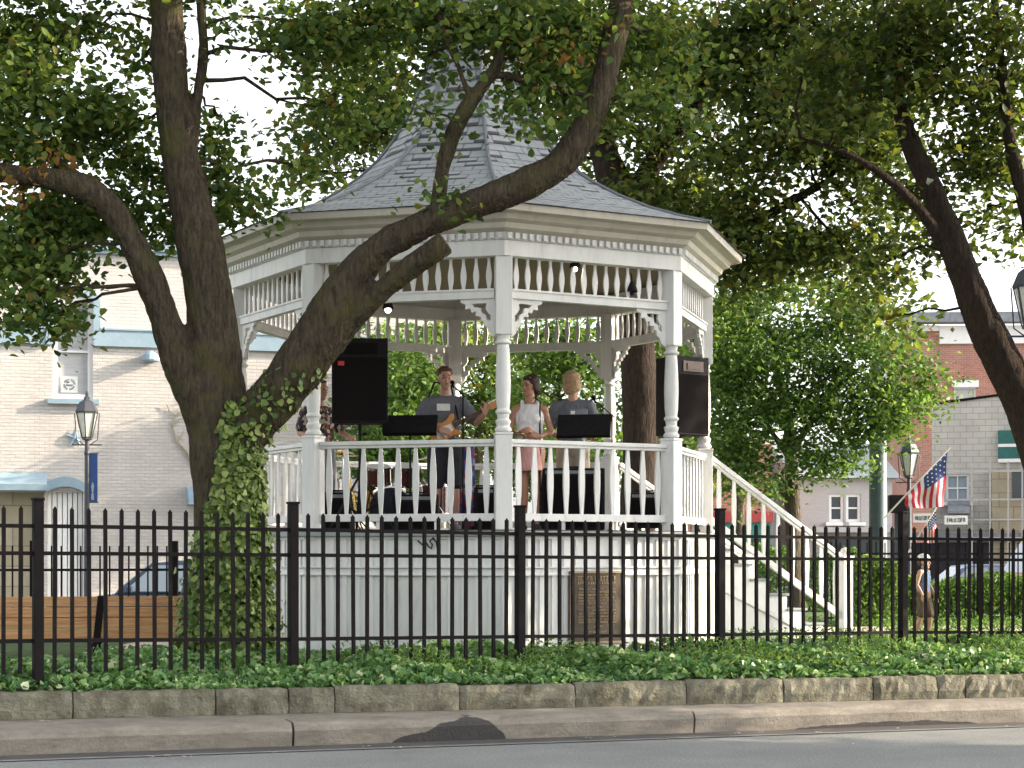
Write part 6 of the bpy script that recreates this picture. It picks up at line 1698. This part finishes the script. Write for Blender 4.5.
# guitarist
J = stand(); J.update(shoulder_l=(.185, -.02, 1.385), elbow_l=(.33, -.14, 1.17), wrist_l=(.40, -.30, 1.25), hand_l=((.15, -.15, .6), (-.5, .6, .2)), curl_l=.9,
    elbow_r=(-.29, .0, 1.17), wrist_r=(-.08, -.24, 1.09), hand_r=((.9, .0, -.25), (0, .9, -.1)), curl_r=.5)
gp = pfoot(445, 23.3)
guy = person('man in a grey t-shirt and dark shorts playing an electric guitar', gp, R(6), 2.0, J, 'skin', [('t_shirt', 'tee', 'tee'), ('shorts', 'darkcloth', 'shorts'), ('shoes', 'greycloth', 'shoes')], ('hair_brown', 'short'), look=6)
m = MB(); m.box((-.03, -.156, 1.52), (.16, .006, .085)); m.build('shirt_print', M['paper'], guy, local=True)
# guitar held across his waist
gt = thing('electric_guitar', 'amber electric guitar held by the man in the grey t-shirt', 'guitar', (gp[0], gp[1], 3.09), R(6))
bd = Vector((-.02, -.22, .02)); gd = Vector((.80, -.16, .42)).normalized(); gu = Vector((-.42, 0, .80)); gu = (gu - gd * gu.dot(gd)).normalized(); gn = gd.cross(gu)
out_ = [(-.20, .0), (-.19, .09), (-.13, .145), (-.05, .135), (.02, .10), (.09, .11), (.16, .15), (.20, .13), (.17, .07), (.12, .045), (.12, -.045), (.16, -.07), (.18, -.12), (.14, -.135), (.08, -.10), (.01, -.10), (-.06, -.14), (-.14, -.145), (-.19, -.09)]
m = MB(); m.prism(out_, bd, gd, gu, gn, .045); gb_ = m.build('guitar_body', M['guitar'], gt, local=True, bevel=.01)
m = MB(); m.prism([(-.12, -.05), (-.02, -.08), (.10, -.04), (.10, .04), (-.02, .06), (-.10, .03)], bd, gd, gu, gn, .051); m.build('pickguard', M['paper'], gb_, local=True)
m = MB(); m.bar(bd + gd * .10 + gn * .0, bd + gd * .60, .048, .024, up=gn); m.build('neck', M['wood_dark'], gt, local=True)
m = MB(); m.prism([(0, -.025), (.05, -.04), (.16, -.035), (.17, .03), (.06, .04), (0, .025)], bd + gd * .60, gd, gu, gn, .018); hs_ = m.build('headstock', M['guitar'], gt, local=True)
m = MB()
for i in range(6): m.sphere(bd + gd * (.63 + .022 * i) + gu * .05, .009, 6, 5)
m.build('tuning_pegs', M['chrome'], hs_, local=True)
m = MB(); m.tube([bd + gd * -.19 + Vector((0, .02, 0)), Vector((-.24, .04, .35)), Vector((-.13, -.08, .62)), Vector((.08, .10, .60)), bd + gd * .19 + Vector((0, .03, .05))], [.012] * 5, 6); m.build('strap', M['black'], gt, local=True)
# singer
J = stand(w=.07); J.update(elbow_r=(-.235, -.02, 1.13), wrist_r=(-.10, -.22, 1.10), hand_r=((.7, -.5, .25), (.3, .8, .0)), shoulder_r=(-.160, 0, 1.375), shoulder_l=(.160, 0, 1.375), elbow_l=(.245, .0, 1.12), wrist_l=(.12, -.22, 1.06), hand_l=((-.8, -.3, .3), (-.3, .8, 0)))
wp = pfoot(530, 23.05)
person('woman with short dark hair in a white tank top and pink skirt', wp, R(-4), 1.88, J, 'skin_tan', [('tank_top', 'tank', 'tank'), ('skirt', 'pink', 'skirt'), ('shoes', 'darkcloth', 'shoes')], ('hair_dark', 'full'), look=-42, female=True)
tb = thing('tambourine', 'small round tambourine in the hand of the woman in the tank top', 'tambourine', Vector(wp) + Vector((-.16, -.30, 1.10)))
m = MB(); c_ = wpos(tb); pts = [c_ + Vector((.10 * math.cos(a * math.pi / 10), -.02 * math.sin(a * math.pi / 10), .10 * math.sin(a * math.pi / 10))) for a in range(21)]; m.tube(pts, [.014] * 21, 6, cap=False); fr_ = m.build('frame', M['wood_dark'], tb, smooth=True)
m = MB()
for a in range(8): p = c_ + Vector((.10 * math.cos(a * .785), -.02 * math.sin(a * .785), .10 * math.sin(a * .785))); m.lathe(p, [(.02, -.004), (.02, .004)], 10)
m.build('jingles', M['brass'], fr_)
# performer seen from behind
J = stand(); J.update(elbow_l=(.27, -.04, 1.14), wrist_l=(.20, -.26, 1.05), hand_l=((-.3, -1, .1), (-1, .0, 0)), elbow_r=(-.27, -.04, 1.14), wrist_r=(-.18, -.25, 1.06), hand_r=((.3, -1, .1), (1, 0, 0)))
person('sandy haired performer in a grey top seen from behind at a music stand', pfoot(573, 23.55), R(168), 1.97, J, 'skin', [('top', 'tee', 'tee'), ('trousers', 'beige', 'trousers'), ('shoes', 'black', 'shoes')], ('hair_blond', 'bob'), look=-25)
# drummer / player at the far left, half hidden by post and speaker
J = stand(); J.update(elbow_l=(.25, -.04, 1.16), wrist_l=(.26, -.26, 1.08), hand_l=((.2, -1, .0), (-1, 0, 0)), elbow_r=(-.26, -.02, 1.14), wrist_r=(-.14, -.24, 1.05), hand_r=((.8, -.5, 0), (0, .9, 0)))
person('performer in a dark patterned shirt behind the left post, half hidden by the loudspeaker', pfoot(320, 23.6), R(30), 1.88, J, 'skin', [('shirt', 'print', 'tee'), ('trousers', 'greycloth', 'trousers'), ('shoes', 'black', 'shoes')], ('hair_brown', 'short'), look=20)
# child on the path, right
J = stand(w=.08); J.update(knee_l=(.08, -.10, .49), ankle_l=(.08, -.05, .09), toe_l=(.09, -.20, .05), knee_r=(-.08, .02, .49), ankle_r=(-.08, .16, .10), toe_r=(-.08, .02, .04), elbow_l=(.27, .02, 1.13), wrist_l=(.27, -.12, .90), shoulder_l=(.17, 0, 1.40), shoulder_r=(-.17, 0, 1.40))
J['head'] = (0, -.01, 1.60)
cp = at(924, 645, 24.6)
person('young child in a blue sleeveless top, brown shorts and white peaked cap on the walk', (cp.x, 24.6, GZ), R(50), 1.10, J, 'skin', [('sleeveless_top', 'blue_cloth', 'tank'), ('shorts', 'brownshort', 'shorts'), ('shoes', 'paper', 'shoes'), ('peaked_cap', 'paper', 'cap')], ('hair_brown', 'short'), look=10, childish=True)
